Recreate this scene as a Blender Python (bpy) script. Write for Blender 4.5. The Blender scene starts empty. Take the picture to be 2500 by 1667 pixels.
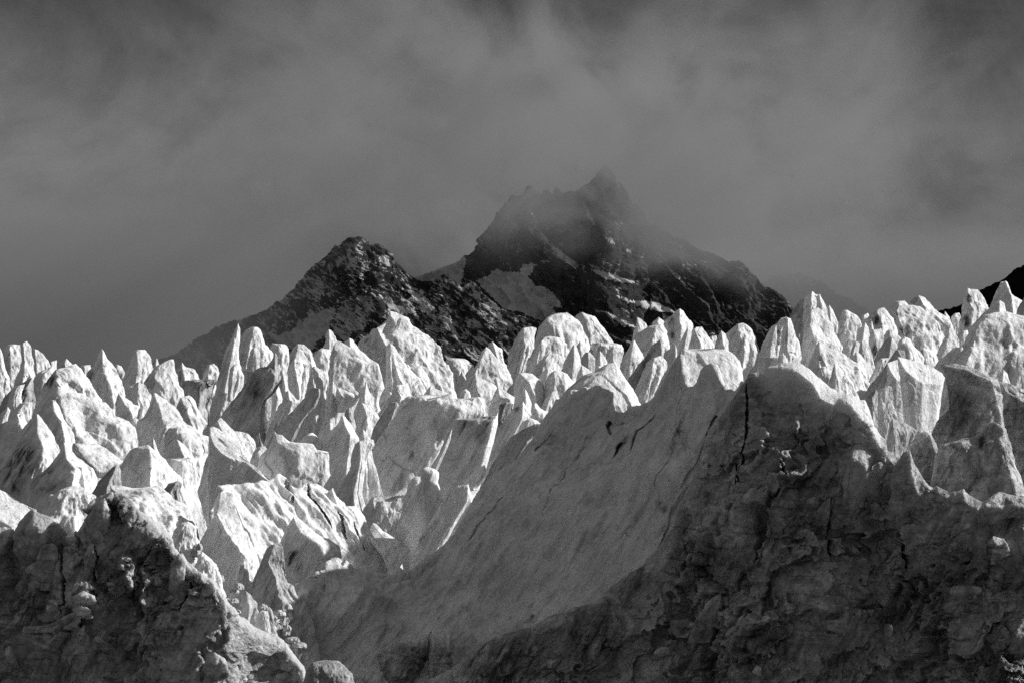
import bpy, math, random
import numpy as np
from mathutils import Vector

# ---------------------------------------------------------------- camera
SC = bpy.context.scene
COL = SC.collection
FPX, CX, CY = 5903.0, 1250.0, 833.5          # 85 mm lens on a 2500 px wide frame
cam_d = bpy.data.cameras.new('camera')
cam_d.lens = 85.0
cam_d.sensor_width = 36.0
cam_d.clip_start = 1.0
cam_d.clip_end = 60000.0
cam = bpy.data.objects.new('camera', cam_d)
cam.location = (0, 0, 0)
cam.rotation_euler = (math.radians(90), 0, 0)
COL.objects.link(cam)
SC.camera = cam

# ---------------------------------------------------------------- render settings
SC.view_settings.view_transform = 'Standard'
SC.view_settings.look = 'None'
SC.view_settings.exposure = 0.34
SC.view_settings.gamma = 1.0
SC.cycles.max_bounces = 6
SC.cycles.diffuse_bounces = 4
SC.cycles.glossy_bounces = 2
SC.cycles.volume_bounces = 1
SC.cycles.transparent_max_bounces = 8
SC.cycles.use_denoising = False               # keep the fine grain, as on film
SC.cycles.sample_clamp_indirect = 4.0

# ---------------------------------------------------------------- sun
SUN_EL, SUN_AZ = math.radians(29), math.radians(14)   # azimuth from +X (right) towards +Y (away)
sv = Vector((math.cos(SUN_EL) * math.cos(SUN_AZ), math.cos(SUN_EL) * math.sin(SUN_AZ), math.sin(SUN_EL)))
sun_d = bpy.data.lights.new('sun', 'SUN')
sun_d.energy = 5.0
sun_d.angle = math.radians(0.5)
sun_d.color = (1.0, 1.0, 1.0)                # the photograph is black and white
sun = bpy.data.objects.new('sun', sun_d)
sun.rotation_euler = (-sv).to_track_quat('-Z', 'Y').to_euler()
sun.location = sv * 800
COL.objects.link(sun)

# ---------------------------------------------------------------- node helper
def N(nt, typ, **kw):
    n = nt.nodes.new(typ)
    for k, v in kw.items():
        if k.startswith('i_'):
            key = k[2:]
            n.inputs[int(key) if key.isdigit() else key.replace('_', ' ')].default_value = v
        else:
            setattr(n, k, v)
    return n

def ramp(nt, stops, src, interp='LINEAR'):
    r = nt.nodes.new('ShaderNodeValToRGB')
    r.color_ramp.interpolation = interp
    e = r.color_ramp.elements
    while len(e) < len(stops):
        e.new(0.5)
    for el, (p, c) in zip(e, stops):
        el.position = p
        el.color = (c, c, c, 1)
    nt.links.new(src, r.inputs[0])
    return r.outputs[0]

def math_n(nt, op, a, b=None, clamp=False):
    m = nt.nodes.new('ShaderNodeMath')
    m.operation = op
    m.use_clamp = clamp
    for i, v in enumerate((a, b)):
        if v is None:
            continue
        if isinstance(v, (int, float)):
            m.inputs[i].default_value = v
        else:
            nt.links.new(v, m.inputs[i])
    return m.outputs[0]

# ---------------------------------------------------------------- world: overcast, sun breaking through from the right
W = bpy.data.worlds.new('World')
SC.world = W
W.use_nodes = True
nt = W.node_tree
for n in list(nt.nodes):
    nt.nodes.remove(n)
out = N(nt, 'ShaderNodeOutputWorld')
bg = N(nt, 'ShaderNodeBackground')
bg.inputs['Strength'].default_value = 0.1
nt.links.new(bg.outputs[0], out.inputs[0])
sky = N(nt, 'ShaderNodeTexSky', sky_type='NISHITA')
sky.sun_disc = False
sky.sun_elevation = SUN_EL
sky.sun_rotation = math.radians(90) - SUN_AZ
bw = N(nt, 'ShaderNodeRGBToBW')
nt.links.new(sky.outputs[0], bw.inputs[0])
tc = N(nt, 'ShaderNodeTexCoord')
mp = N(nt, 'ShaderNodeMapping')
mp.inputs['Scale'].default_value = (1.0, 1.0, 1.25)
mp.inputs['Rotation'].default_value = (0, 0.45, 0)
nt.links.new(tc.outputs['Generated'], mp.inputs['Vector'])
n1 = N(nt, 'ShaderNodeTexNoise', i_Scale=8.0, i_Detail=9.0, i_Roughness=0.66, i_Distortion=0.6)
nt.links.new(mp.outputs[0], n1.inputs['Vector'])
n2 = N(nt, 'ShaderNodeTexNoise', i_Scale=26.0, i_Detail=6.0, i_Roughness=0.6, i_Distortion=0.5)
nt.links.new(mp.outputs[0], n2.inputs['Vector'])
sx = N(nt, 'ShaderNodeSeparateXYZ')
nt.links.new(tc.outputs['Generated'], sx.inputs[0])
# brightness of the cloud deck by elevation: dull near the ridge line, brighter above it, dark overhead
grad = ramp(nt, [(0.0, 0.70), (0.016, 0.72), (0.050, 1.10), (0.085, 1.12), (0.115, 0.82), (0.145, 0.46), (0.22, 0.9), (0.45, 1.75), (1.0, 1.9)], sx.outputs['Z'])
c1 = ramp(nt, [(0.30, 0.42), (0.5, 1.0), (0.70, 1.6)], n1.outputs[0])
c2 = ramp(nt, [(0.3, 0.80), (0.7, 1.20)], n2.outputs[0])
cl = math_n(nt, 'MULTIPLY', math_n(nt, 'MULTIPLY', grad, c1), c2)
cl = math_n(nt, 'MULTIPLY', cl, 0.92)
tot = math_n(nt, 'ADD', math_n(nt, 'MULTIPLY', cl, 0.97), math_n(nt, 'MULTIPLY', bw.outputs[0], 0.02))
nt.links.new(tot, bg.inputs['Color'])

# ---------------------------------------------------------------- numpy noise
_rng = np.random.RandomState(7)
_P = np.concatenate([_rng.permutation(256)] * 3).astype(np.int64)
_G = _rng.normal(size=(256, 3))
_G /= np.linalg.norm(_G, axis=1)[:, None]

def perlin(p):
    i = np.floor(p).astype(np.int64)
    f = p - i
    i &= 255
    u = f * f * f * (f * (f * 6 - 15) + 10)
    r = 0
    for dx in (0, 1):
        wx = u[:, 0] if dx else 1 - u[:, 0]
        hx = _P[i[:, 0] + dx]
        for dy in (0, 1):
            wy = u[:, 1] if dy else 1 - u[:, 1]
            hy = _P[hx + i[:, 1] + dy]
            for dz in (0, 1):
                wz = u[:, 2] if dz else 1 - u[:, 2]
                g = _G[_P[hy + i[:, 2] + dz]]
                r = r + wx * wy * wz * (g[:, 0] * (f[:, 0] - dx) + g[:, 1] * (f[:, 1] - dy) + g[:, 2] * (f[:, 2] - dz))
    return r * 1.5

def fbm(p, o=4, g=0.5):
    a, s, t = 1.0, 0, 0
    for k in range(o):
        s = s + a * perlin(p * 2.03 ** k + 17.3 * k)
        a *= g
    return s

def ridged(p, o=3, g=0.5):
    a, s = 1.0, 0
    for k in range(o):
        v = 1 - np.sqrt(perlin(p * 2.1 ** k + 31.7 * k) ** 2 + 0.004)
        s = s + a * (v * v - 0.6)
        a *= g
    return s

def worley(p, seed=0):
    """per point: signed facet offset of its cell and the distance to the cell border"""
    i = np.floor(p).astype(np.int64)
    n = len(p)
    b1 = np.full(n, 9.0); b2 = np.full(n, 9.0); val = np.zeros(n)
    for dx in (-1, 0, 1):
        for dy in (-1, 0, 1):
            for dz in (-1, 0, 1):
                c = i + (dx, dy, dz)
                h = _P[_P[_P[(c[:, 0] + seed) & 255] + (c[:, 1] & 255)] + (c[:, 2] & 255)]
                q = c + 0.5 + 0.55 * _G[h]
                dv = p - q
                d = np.sqrt((dv * dv).sum(1))
                g = _G[(h * 7 + 13) & 255]
                v = g[:, 1] * 0.6 + (dv * g).sum(1) * 0.9
                new = d < b1
                b2 = np.where(new, b1, np.minimum(b2, d))
                val = np.where(new, v, val)
                b1 = np.where(new, d, b1)
    return val, b2 - b1

def sstep(a, b, x):
    t = np.clip((x - a) / (b - a), 0, 1)
    return t * t * (3 - 2 * t)

# ---------------------------------------------------------------- materials
def base_mat(name):
    m = bpy.data.materials.new(name)
    m.use_nodes = True
    t = m.node_tree
    for n in list(t.nodes):
        t.nodes.remove(n)
    o = N(t, 'ShaderNodeOutputMaterial')
    b = N(t, 'ShaderNodeBsdfPrincipled')
    t.links.new(b.outputs[0], o.inputs['Surface'])
    return m, t, b, o

def ice_mat(name, lo, hi, dark, crust=0.62, rough=0.6, spec=0.2, streak=0.6, speck=0.55, bumps=(0.45, 1.3, 1.1), plates=False, sss=0.0):
    m, t, b, o = base_mat(name)
    geo = N(t, 'ShaderNodeNewGeometry')
    oi = N(t, 'ShaderNodeObjectInfo')
    gr = N(t, 'ShaderNodeAttribute', attribute_type='OBJECT', attribute_name='grain')   # grain size of the ice surface, metres
    rv = N(t, 'ShaderNodeCombineXYZ')
    r30 = math_n(t, 'MULTIPLY', oi.outputs['Random'], 40.0)
    for k in range(3):
        t.links.new(r30, rv.inputs[k])
    addv = N(t, 'ShaderNodeVectorMath', operation='ADD')
    t.links.new(geo.outputs['Position'], addv.inputs[0])
    t.links.new(rv.outputs[0], addv.inputs[1])
    pos = addv.outputs[0]
    sc = N(t, 'ShaderNodeVectorMath', operation='SCALE')
    t.links.new(pos, sc.inputs[0])
    t.links.new(math_n(t, 'DIVIDE', 1.0, gr.outputs['Fac']), sc.inputs['Scale'])
    pg = sc.outputs[0]
    def noise(src, **kw):
        n = N(t, 'ShaderNodeTexNoise', **kw)
        t.links.new(src, n.inputs['Vector'])
        return n.outputs[0]
    # layers of the ice, dipping to the left, in grain units
    mpg = N(t, 'ShaderNodeMapping', vector_type='TEXTURE')
    mpg.inputs['Rotation'].default_value = (0.1, math.radians(-60), 0.2)
    mpg.inputs['Scale'].default_value = (6.0, 1.3, 0.8)
    t.links.new(pg, mpg.inputs['Vector'])
    lay = mpg.outputs[0]
    # broad patches of older and whiter ice
    base = ramp(t, [(0.36, lo), (0.66, hi)], noise(pos, i_Scale=0.30, i_Detail=8.0, i_Roughness=0.65, i_Distortion=0.5))
    ns = noise(lay, i_Scale=0.11, i_Detail=8.0, i_Roughness=0.70, i_Distortion=0.5)
    base = math_n(t, 'MULTIPLY', base, ramp(t, [(0.34, streak), (0.52, 1.0), (0.7, 1.06)], ns))
    # cracks: the zero line of a stretched noise, only in places
    nc = noise(lay, i_Scale=0.045, i_Detail=5.0, i_Roughness=0.55, i_Distortion=1.4)
    ab = math_n(t, 'ABSOLUTE', math_n(t, 'SUBTRACT', nc, 0.5))
    cm = ramp(t, [(0.52, 0.0), (0.60, 1.0)], noise(pg, i_Scale=0.018, i_Detail=3.0))
    crk = math_n(t, 'MULTIPLY', ramp(t, [(0.0, 0.65), (0.007, 0.0)], ab), cm)
    base = math_n(t, 'MULTIPLY', base, math_n(t, 'SUBTRACT', 1.0, crk))
    # dirt specks
    sp = noise(pg, i_Scale=0.16, i_Detail=6.0, i_Roughness=0.72, i_Distortion=0.3)
    base = math_n(t, 'MULTIPLY', base, ramp(t, [(0.24, speck), (0.38, 1.0)], sp))
    if plates:
        fn = noise(pg, i_Scale=0.055, i_Detail=10.0, i_Roughness=0.74, i_Distortion=0.5)
        base = math_n(t, 'ADD', base, ramp(t, [(0.53, 0.0), (0.66, 0.28)], fn))
        base = math_n(t, 'MULTIPLY', base, ramp(t, [(0.30, 0.40), (0.48, 1.0)], fn))
        flat = N(t, 'ShaderNodeMapping')
        flat.inputs['Scale'].default_value = (0.10, 0.3, 1.4)
        t.links.new(pg, flat.inputs['Vector'])
        fl = noise(flat.outputs[0], i_Scale=0.13, i_Detail=7.0, i_Roughness=0.7, i_Distortion=0.8)
        base = math_n(t, 'MULTIPLY', base, ramp(t, [(0.33, 0.45), (0.47, 1.0)], fl))
        va = math_n(t, 'ABSOLUTE', math_n(t, 'SUBTRACT', noise(pg, i_Scale=0.022, i_Detail=7.0, i_Roughness=0.6, i_Distortion=1.5), 0.5))
        base = math_n(t, 'ADD', base, ramp(t, [(0.0, 0.10), (0.012, 0.0)], va))
    # 'crust': paler colour painted along crests for light glowing through thin ice
    ac = N(t, 'ShaderNodeAttribute', attribute_name='crust')
    cn = math_n(t, 'ADD', ac.outputs['Fac'], math_n(t, 'MULTIPLY', math_n(t, 'SUBTRACT', noise(pg, i_Scale=0.03, i_Detail=9.0, i_Roughness=0.68), 0.5), 0.7))
    mc = N(t, 'ShaderNodeMix', data_type='FLOAT')
    t.links.new(math_n(t, 'MULTIPLY', ramp(t, [(0.30, 0.0), (0.80, 1.0)], cn), ramp(t, [(0.0, 0.0), (0.12, 1.0)], ac.outputs['Fac'])), mc.inputs[0])
    t.links.new(base, mc.inputs[2])
    mc.inputs[3].default_value = crust
    base = mc.outputs[0]
    # 'stain': traced dirt, and shade painted dark on flanks and in hollows
    at = N(t, 'ShaderNodeAttribute', attribute_name='stain')
    nd = noise(lay, i_Scale=0.10, i_Detail=8.0, i_Roughness=0.72, i_Distortion=0.5)
    sd = math_n(t, 'MULTIPLY', at.outputs['Fac'], ramp(t, [(0.36, 1.6), (0.58, 0.12)], nd), True)
    mix = N(t, 'ShaderNodeMix', data_type='FLOAT')
    t.links.new(sd, mix.inputs[0])
    t.links.new(base, mix.inputs[2])
    mix.inputs[3].default_value = dark
    ng = noise(pg, i_Scale=0.42, i_Detail=3.0, i_Roughness=0.7)
    colr = math_n(t, 'MULTIPLY', mix.outputs[0], ramp(t, [(0.28, 0.82), (0.72, 1.12)], ng))
    t.links.new(colr, b.inputs['Base Color'])
    b.inputs['Roughness'].default_value = rough
    b.inputs['Specular IOR Level'].default_value = spec
    # relief: granular crust, melt pits, wrinkles along the layers
    npit = noise(pg, i_Scale=0.10, i_Detail=5.0, i_Roughness=0.6, i_Distortion=0.4)
    prev = None
    for h, k in ((npit, bumps[1] * 2.4), (ns, bumps[2] * 1.6), (ng, bumps[0])):
        bp = N(t, 'ShaderNodeBump')
        t.links.new(math_n(t, 'MULTIPLY', gr.outputs['Fac'], k), bp.inputs['Distance'])
        t.links.new(h, bp.inputs['Height'])
        if prev is not None:
            t.links.new(prev, bp.inputs['Normal'])
        prev = bp.outputs[0]
    t.links.new(prev, b.inputs['Normal'])
    if sss > 0:
        b.inputs['Subsurface Weight'].default_value = sss
        b.inputs['Subsurface Radius'].default_value = (1, 1, 1)
        b.inputs['Subsurface Scale'].default_value = 0.8
    return m

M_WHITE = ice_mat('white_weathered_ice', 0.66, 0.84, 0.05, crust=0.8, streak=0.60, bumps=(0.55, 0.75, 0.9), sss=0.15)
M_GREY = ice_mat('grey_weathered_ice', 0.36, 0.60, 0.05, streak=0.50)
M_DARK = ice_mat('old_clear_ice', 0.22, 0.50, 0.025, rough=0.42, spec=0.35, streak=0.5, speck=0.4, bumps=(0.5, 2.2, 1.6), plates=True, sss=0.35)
M_BOWL = ice_mat('smooth_layered_ice', 0.54, 0.74, 0.05, streak=0.66, speck=0.45, bumps=(0.5, 1.8, 1.6))  # base colour lifted to brighten the bowl's shaded, occluded surface
M_BUTT = ice_mat('rough_layered_ice', 0.34, 0.60, 0.04, crust=0.48, rough=0.45, spec=0.35, streak=0.5, speck=0.4, bumps=(0.5, 2.0, 1.6), plates=True, sss=0.35)  # lighter than the cliff ice, to offset deep shading on the buttress
M_FLOOR = ice_mat('shadow_darkened_ice', 0.10, 0.26, 0.04, streak=0.6)  # floor tinted nearly black so gaps between seracs read as deep shadow
MATS = {'w': M_WHITE, 'g': M_GREY, 'd': M_DARK, 'b': M_BOWL}

def rock_mat(name, rock_lo, rock_hi, snow, speck=True):
    m, t, b, o = base_mat(name)
    geo = N(t, 'ShaderNodeNewGeometry')
    at = N(t, 'ShaderNodeAttribute', attribute_name='snow')
    mpg = N(t, 'ShaderNodeMapping', vector_type='TEXTURE')
    mpg.inputs['Rotation'].default_value = (0, math.radians(34), 0)
    mpg.inputs['Scale'].default_value = (1.9, 1.4, 0.6)
    t.links.new(geo.outputs['Position'], mpg.inputs['Vector'])
    na = N(t, 'ShaderNodeTexNoise', i_Scale=0.075, i_Detail=9.0, i_Roughness=0.8, i_Distortion=0.3)
    t.links.new(mpg.outputs[0], na.inputs['Vector'])
    nb = N(t, 'ShaderNodeTexNoise', i_Scale=0.012, i_Detail=8.0, i_Roughness=0.65)
    t.links.new(geo.outputs['Position'], nb.inputs['Vector'])
    rk = ramp(t, [(0.3, rock_lo), (0.7, rock_hi)], nb.outputs[0])
    sm = math_n(t, 'ADD', at.outputs['Fac'], math_n(t, 'MULTIPLY', math_n(t, 'SUBTRACT', na.outputs[0], 0.5), 2.2))
    n3 = N(t, 'ShaderNodeTexNoise', i_Scale=0.016, i_Detail=6.0, i_Roughness=0.6, i_Distortion=0.8)
    t.links.new(geo.outputs['Position'], n3.inputs['Vector'])
    sm = math_n(t, 'ADD', sm, math_n(t, 'MULTIPLY', math_n(t, 'SUBTRACT', n3.outputs[0], 0.5), 0.9))
    sf = ramp(t, [(0.46, 0.0), (0.53, 1.0)], sm)
    mix = N(t, 'ShaderNodeMix', data_type='FLOAT')
    t.links.new(sf, mix.inputs[0])
    t.links.new(rk, mix.inputs[2])
    mix.inputs[3].default_value = snow
    t.links.new(mix.outputs[0], b.inputs['Base Color'])
    b.inputs['Roughness'].default_value = 0.9
    b.inputs['Specular IOR Level'].default_value = 0.1
    bp = N(t, 'ShaderNodeBump')
    bp.inputs['Distance'].default_value = 14.0
    inv = math_n(t, 'MULTIPLY', na.outputs[0], math_n(t, 'SUBTRACT', 1.0, sf))
    t.links.new(inv, bp.inputs['Height'])
    t.links.new(bp.outputs[0], b.inputs['Normal'])
    return m

# ---------------------------------------------------------------- mesh helpers
def unproj(px, py, D):
    return np.stack([(px - CX) / FPX * D, D + 0 * px, -(py - CY) / FPX * D], -1)

def ground_z(x, y):
    """rough level of the glacier between the ice towers"""
    z = -21.0 + 0.05 * np.clip(x, -80, 120) - 0.004 * (np.clip(y, 120, 900) - 120)
    return z - 6.0 * (1 - sstep(150, 200, y))

def make_obj(name, V, faces, mat, parent=None, stain=None, smooth=True, attr='stain', crust=None):
    """V in world metres; the origin goes to the base centre of the piece"""
    c = np.array([V[:, 0].mean(), V[:, 1].mean(), V[:, 2].min()])
    if parent is not None:
        c = np.array(parent.location)
    me = bpy.data.meshes.new(name)
    me.from_pydata((V - c).tolist(), [], faces)
    if stain is not None:
        a = me.attributes.new(attr, 'FLOAT', 'POINT')
        a.data.foreach_set('value', stain.astype(np.float32))
    if crust is not None:
        a = me.attributes.new('crust', 'FLOAT', 'POINT')
        a.data.foreach_set('value', crust.astype(np.float32))
    if smooth:
        me.polygons.foreach_set('use_smooth', [True] * len(me.polygons))
    me.update()
    me.materials.append(mat)
    o = bpy.data.objects.new(name, me)
    o['grain'] = float(np.median(V[:, 1])) / FPX * 2.44
    COL.objects.link(o)
    if parent is None:
        o.location = c
    else:
        o.parent = parent
    return o

def tag(o, label=None, cat=None, group=None, kind=None):
    for k, v in (('label', label), ('category', cat), ('group', group), ('kind', kind)):
        if v:
            o[k] = v
    return o

def grid_normals(P, wrap):
    """P (rows, cols, 3)"""
    du = np.roll(P, -1, 1) - np.roll(P, 1, 1)
    if not wrap:
        du[:, 0] = P[:, 1] - P[:, 0]
        du[:, -1] = P[:, -1] - P[:, -2]
    dv = np.empty_like(P)
    dv[1:-1] = P[2:] - P[:-2]
    dv[0] = P[1] - P[0]
    dv[-1] = P[-1] - P[-2]
    n = np.cross(dv, du)
    l = np.linalg.norm(n, axis=2, keepdims=True)
    return n / np.maximum(l, 1e-9)

def grid_faces(nr, nc, wrap):
    f = []
    m = nc if wrap else nc - 1
    for r in range(nr - 1):
        a = r * nc
        for c in range(m):
            d = (c + 1) % nc
            f.append((a + c, a + nc + c, a + nc + d, a + d))
    return f

TILES = {1: (0, 750), 2: (600, 700), 3: (1200, 700), 4: (1800, 600),
         5: (0, 1167), 6: (600, 1167), 7: (1200, 1167), 8: (1800, 1167)}
TS = 3.136

def pts(s, tile):
    if tile == 0:
        return np.array([[float(v) for v in q.split(',')] for q in s.split()])
    ox, oy = TILES[tile]
    a = np.array([[float(v) for v in q.split(',')] for q in s.split()])
    return a / TS + (ox, oy)

def crossings(chain, y):
    xs = []
    for (x0, y0), (x1, y1) in zip(chain[:-1], chain[1:]):
        if (y0 - y) * (y1 - y) <= 0 and y0 != y1:
            xs.append(x0 + (x1 - x0) * (y - y0) / (y1 - y0))
    return xs

def top_env(outline, x):
    """upper edge of the outline at each x"""
    best = np.full(x.shape, 1e9)
    for (x0, y0), (x1, y1) in zip(outline[:-1], outline[1:]):
        lo, hi = min(x0, x1), max(x0, x1)
        if hi - lo < 1e-6:
            continue
        m = (x >= lo) & (x <= hi)
        yy = y0 + (y1 - y0) * (x - x0) / (x1 - x0)
        best = np.where(m, np.minimum(best, yy), best)
    return np.where(best > 1e8, -1e9, best)

_seed = [0]

def ice_body(outline, ridge, D, kf=1.0, kb=0.6, tilt=0.25, rr=0.14, namp=1.0, stains=(), flare=0.26, dirt=0.0, drop=1.0, ext=True, bury=0.0):
    """A solid ice tower: horizontal cross-sections lofted from the summit to the glacier.
    Each section runs left edge > front arete > right edge > back."""
    _seed[0] += 1
    sd = _seed[0]
    ap = int(np.argmin(outline[:, 1]))
    Lc, Rc = outline[:ap + 1], outline[ap:]
    if ap == 0:
        Lc = np.array([outline[0], outline[0] + (0, 1e-3)])
    if ap == len(outline) - 1:
        Rc = np.array([outline[-1], outline[-1] + (0, 1e-3)])
    y0 = outline[ap, 1]
    yl, yr = outline[0, 1], outline[-1, 1]
    y1 = max(yl, yr)
    xm = outline[:, 0].mean()
    # where the foot of the tower meets the glacier
    gz = float(ground_z(np.array((xm - CX) / FPX * D), np.array(D)))
    yg = max(y1 + 10, CY - (gz - drop) * FPX / D)
    H = y1 - y0
    nr = int(np.clip(H / 2.6, 18, 150))
    ys = y0 + H * np.linspace(0.0005, 1, nr) ** 1.25
    if ext:
        ys = np.concatenate([ys, np.linspace(0, 1, max(4, int((yg - y1) / 9) + 2))[1:] * (yg - y1) + y1])
    xl = np.empty(len(ys)); xr = np.empty(len(ys))
    for i, y in enumerate(ys):
        a = crossings(Lc, y) if y <= yl else None
        xl[i] = (min(a) if a else Lc[-1, 0]) if y <= yl else outline[0, 0] - flare * (y - yl)
        a = crossings(Rc, y) if y <= yr else None
        xr[i] = (max(a) if a else Rc[0, 0]) if y <= yr else outline[-1, 0] + flare * (y - yr)
    sw = xr < xl + 0.5
    xr[sw] = xl[sw] + 0.5
    w = xr - xl
    if ridge is None:
        fr = np.full(len(ys), 0.39) + 0.1 * math.sin(sd * 2.3)
    else:
        o = np.argsort(ridge[:, 1])
        xc = np.interp(ys, ridge[o, 1], ridge[o, 0])
        fr = (xc - xl) / w
        last = np.argmin(np.abs(ys - ridge[:, 1].max()))
        fr[last:] = fr[last]
    fr = np.clip(fr, 0.10, 0.90)
    mpx = D / FPX
    wm = w * mpx
    Wb = np.median(wm[nr // 3:nr])
    ker = np.hanning(max(5, nr // 3) | 1)
    ker /= ker.sum()
    wc = np.minimum(wm, Wb * 1.25)
    pad = len(ker) // 2
    ws = np.convolve(np.concatenate([np.full(pad, wc[0]), wc, np.full(pad, wc[-1])]), ker, 'valid')
    ws = np.minimum(ws, 1.5 * wm)
    f = kf * 0.5 * ws
    g = kb * 0.5 * ws
    Dc = D + tilt * np.clip((y1 - ys) * mpx, -2, None)
    if not ext and bury:
        Dc = Dc + (f.max() + 0.5) * bury * sstep(0.35, 1.0, np.linspace(0, 1, len(ys)))
    nf = int(np.clip(w.max() / 2.3, 24, 150))
    nb = max(10, nf // 3)
    th = np.linspace(0, math.pi, nf, endpoint=False)
    t = -np.cos(th)
    tent = (1 - np.sqrt(t * t + 0.004)) / (1 - 0.063)
    hfront = (1 - rr) * np.clip(tent, 0, 1) + rr * np.sqrt(np.clip(1 - t * t, 0, 1))
    tb = np.linspace(0, math.pi, nb, endpoint=False)
    xt = np.concatenate([t, np.cos(tb)])                       # -1 .. 1 .. -1
    hh = np.concatenate([-hfront, np.sin(tb)])
    isb = np.concatenate([np.zeros(nf), np.ones(nb)])
    X = np.where(xt[None] < 0, xl[:, None] + (1 + xt[None]) * (fr * w)[:, None],
                 (xl + fr * w)[:, None] + xt[None] * ((1 - fr) * w)[:, None])
    Xb = xl[:, None] + (xt[None] * 0.5 + 0.5) * w[:, None]
    X = np.where(isb[None] > 0, Xb, X)
    rg = np.random.RandomState(sd)
    vv = np.linspace(0, 1, len(ys))[:, None]
    extra = 0
    for k in range(int(rg.randint(2, 5))):
        tk = rg.uniform(-0.8, 0.85) + (vv - 0.3) * rg.uniform(-0.5, 0.7) + 0.10 * np.sin(vv * rg.uniform(5, 12) + rg.uniform(0, 6))
        wk = rg.uniform(0.10, 0.32)
        u = np.abs(xt[None] - tk) / wk
        ak = rg.uniform(0.14, 0.34) * rg.choice([1, 1, -0.8]) * sstep(rg.uniform(0, 0.25), rg.uniform(0.3, 0.6), vv)
        extra = extra + ak * np.clip(1 - np.sqrt(u * u + 0.002), 0, 1)
    extra = extra * (1 - xt[None] ** 2) * (1 - isb[None]) * namp
    Dp = Dc[:, None] + np.where(isb[None] > 0, g[:, None], f[:, None]) * (hh[None] - extra)
    Y = np.repeat(ys[:, None], X.shape[1], 1)
    te = top_env(outline, X)
    Y = np.maximum(Y, te)
    P = unproj(X, Y, Dp)
    n = grid_normals(P, True)
    q = P.reshape(-1, 3)
    S = max(1.2, Wb)
    lw = np.minimum(wm, Wb)[:, None] / Wb
    lw = np.repeat(np.clip(lw, 0.12, 1), X.shape[1], 1).reshape(-1)
    off = np.array([sd * 3.71, sd * 1.37, sd * 5.11])
    # flutes that run down the faces, leaning with the ice layers
    sh = q.copy()
    sh[:, 0] -= 0.35 * q[:, 2]
    an = sh * np.array([1, 1, 0.32])
    wp = q + 0.12 * S * np.stack([fbm(q / (0.5 * S) + off + 2.2, 2), fbm(q / (0.5 * S) + off + 6.1, 2), fbm(q / (0.5 * S) + off + 8.8, 2)], -1)
    f1, _e = worley(wp / (0.50 * S) / np.array([1, 1, 1.7]) + off, sd % 50)
    d = 0.045 * S * fbm(q / (0.8 * S) + off, 2) + 0.085 * S * ridged(an / (0.55 * S) + off, 2, 0.4) \
        + 0.035 * S * f1 + 0.030 * S * ridged(an / (0.17 * S) + off * 2, 3, 0.55) + 0.006 * S * fbm(q / (0.06 * S) + off, 2)
    d *= namp * lw
    q = q + n.reshape(-1, 3) * d[:, None]
    st = np.full(len(q), float(dirt))
    Xf, Yf = X.reshape(-1), Y.reshape(-1)
    for (sxp, syp, rad, val) in stains:
        dd = np.hypot(Xf - sxp, (Yf - syp) * 0.7) / rad
        st = np.maximum(st, val * (1 - sstep(0.45, 1.15, dd)))
    nrw, ncl = X.shape
    faces = grid_faces(nrw, ncl, True)
    faces.append(tuple(range(ncl)))
    if not ext:
        faces.append(tuple(range((nrw - 1) * ncl, nrw * ncl))[::-1])
    return q, faces, st

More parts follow.
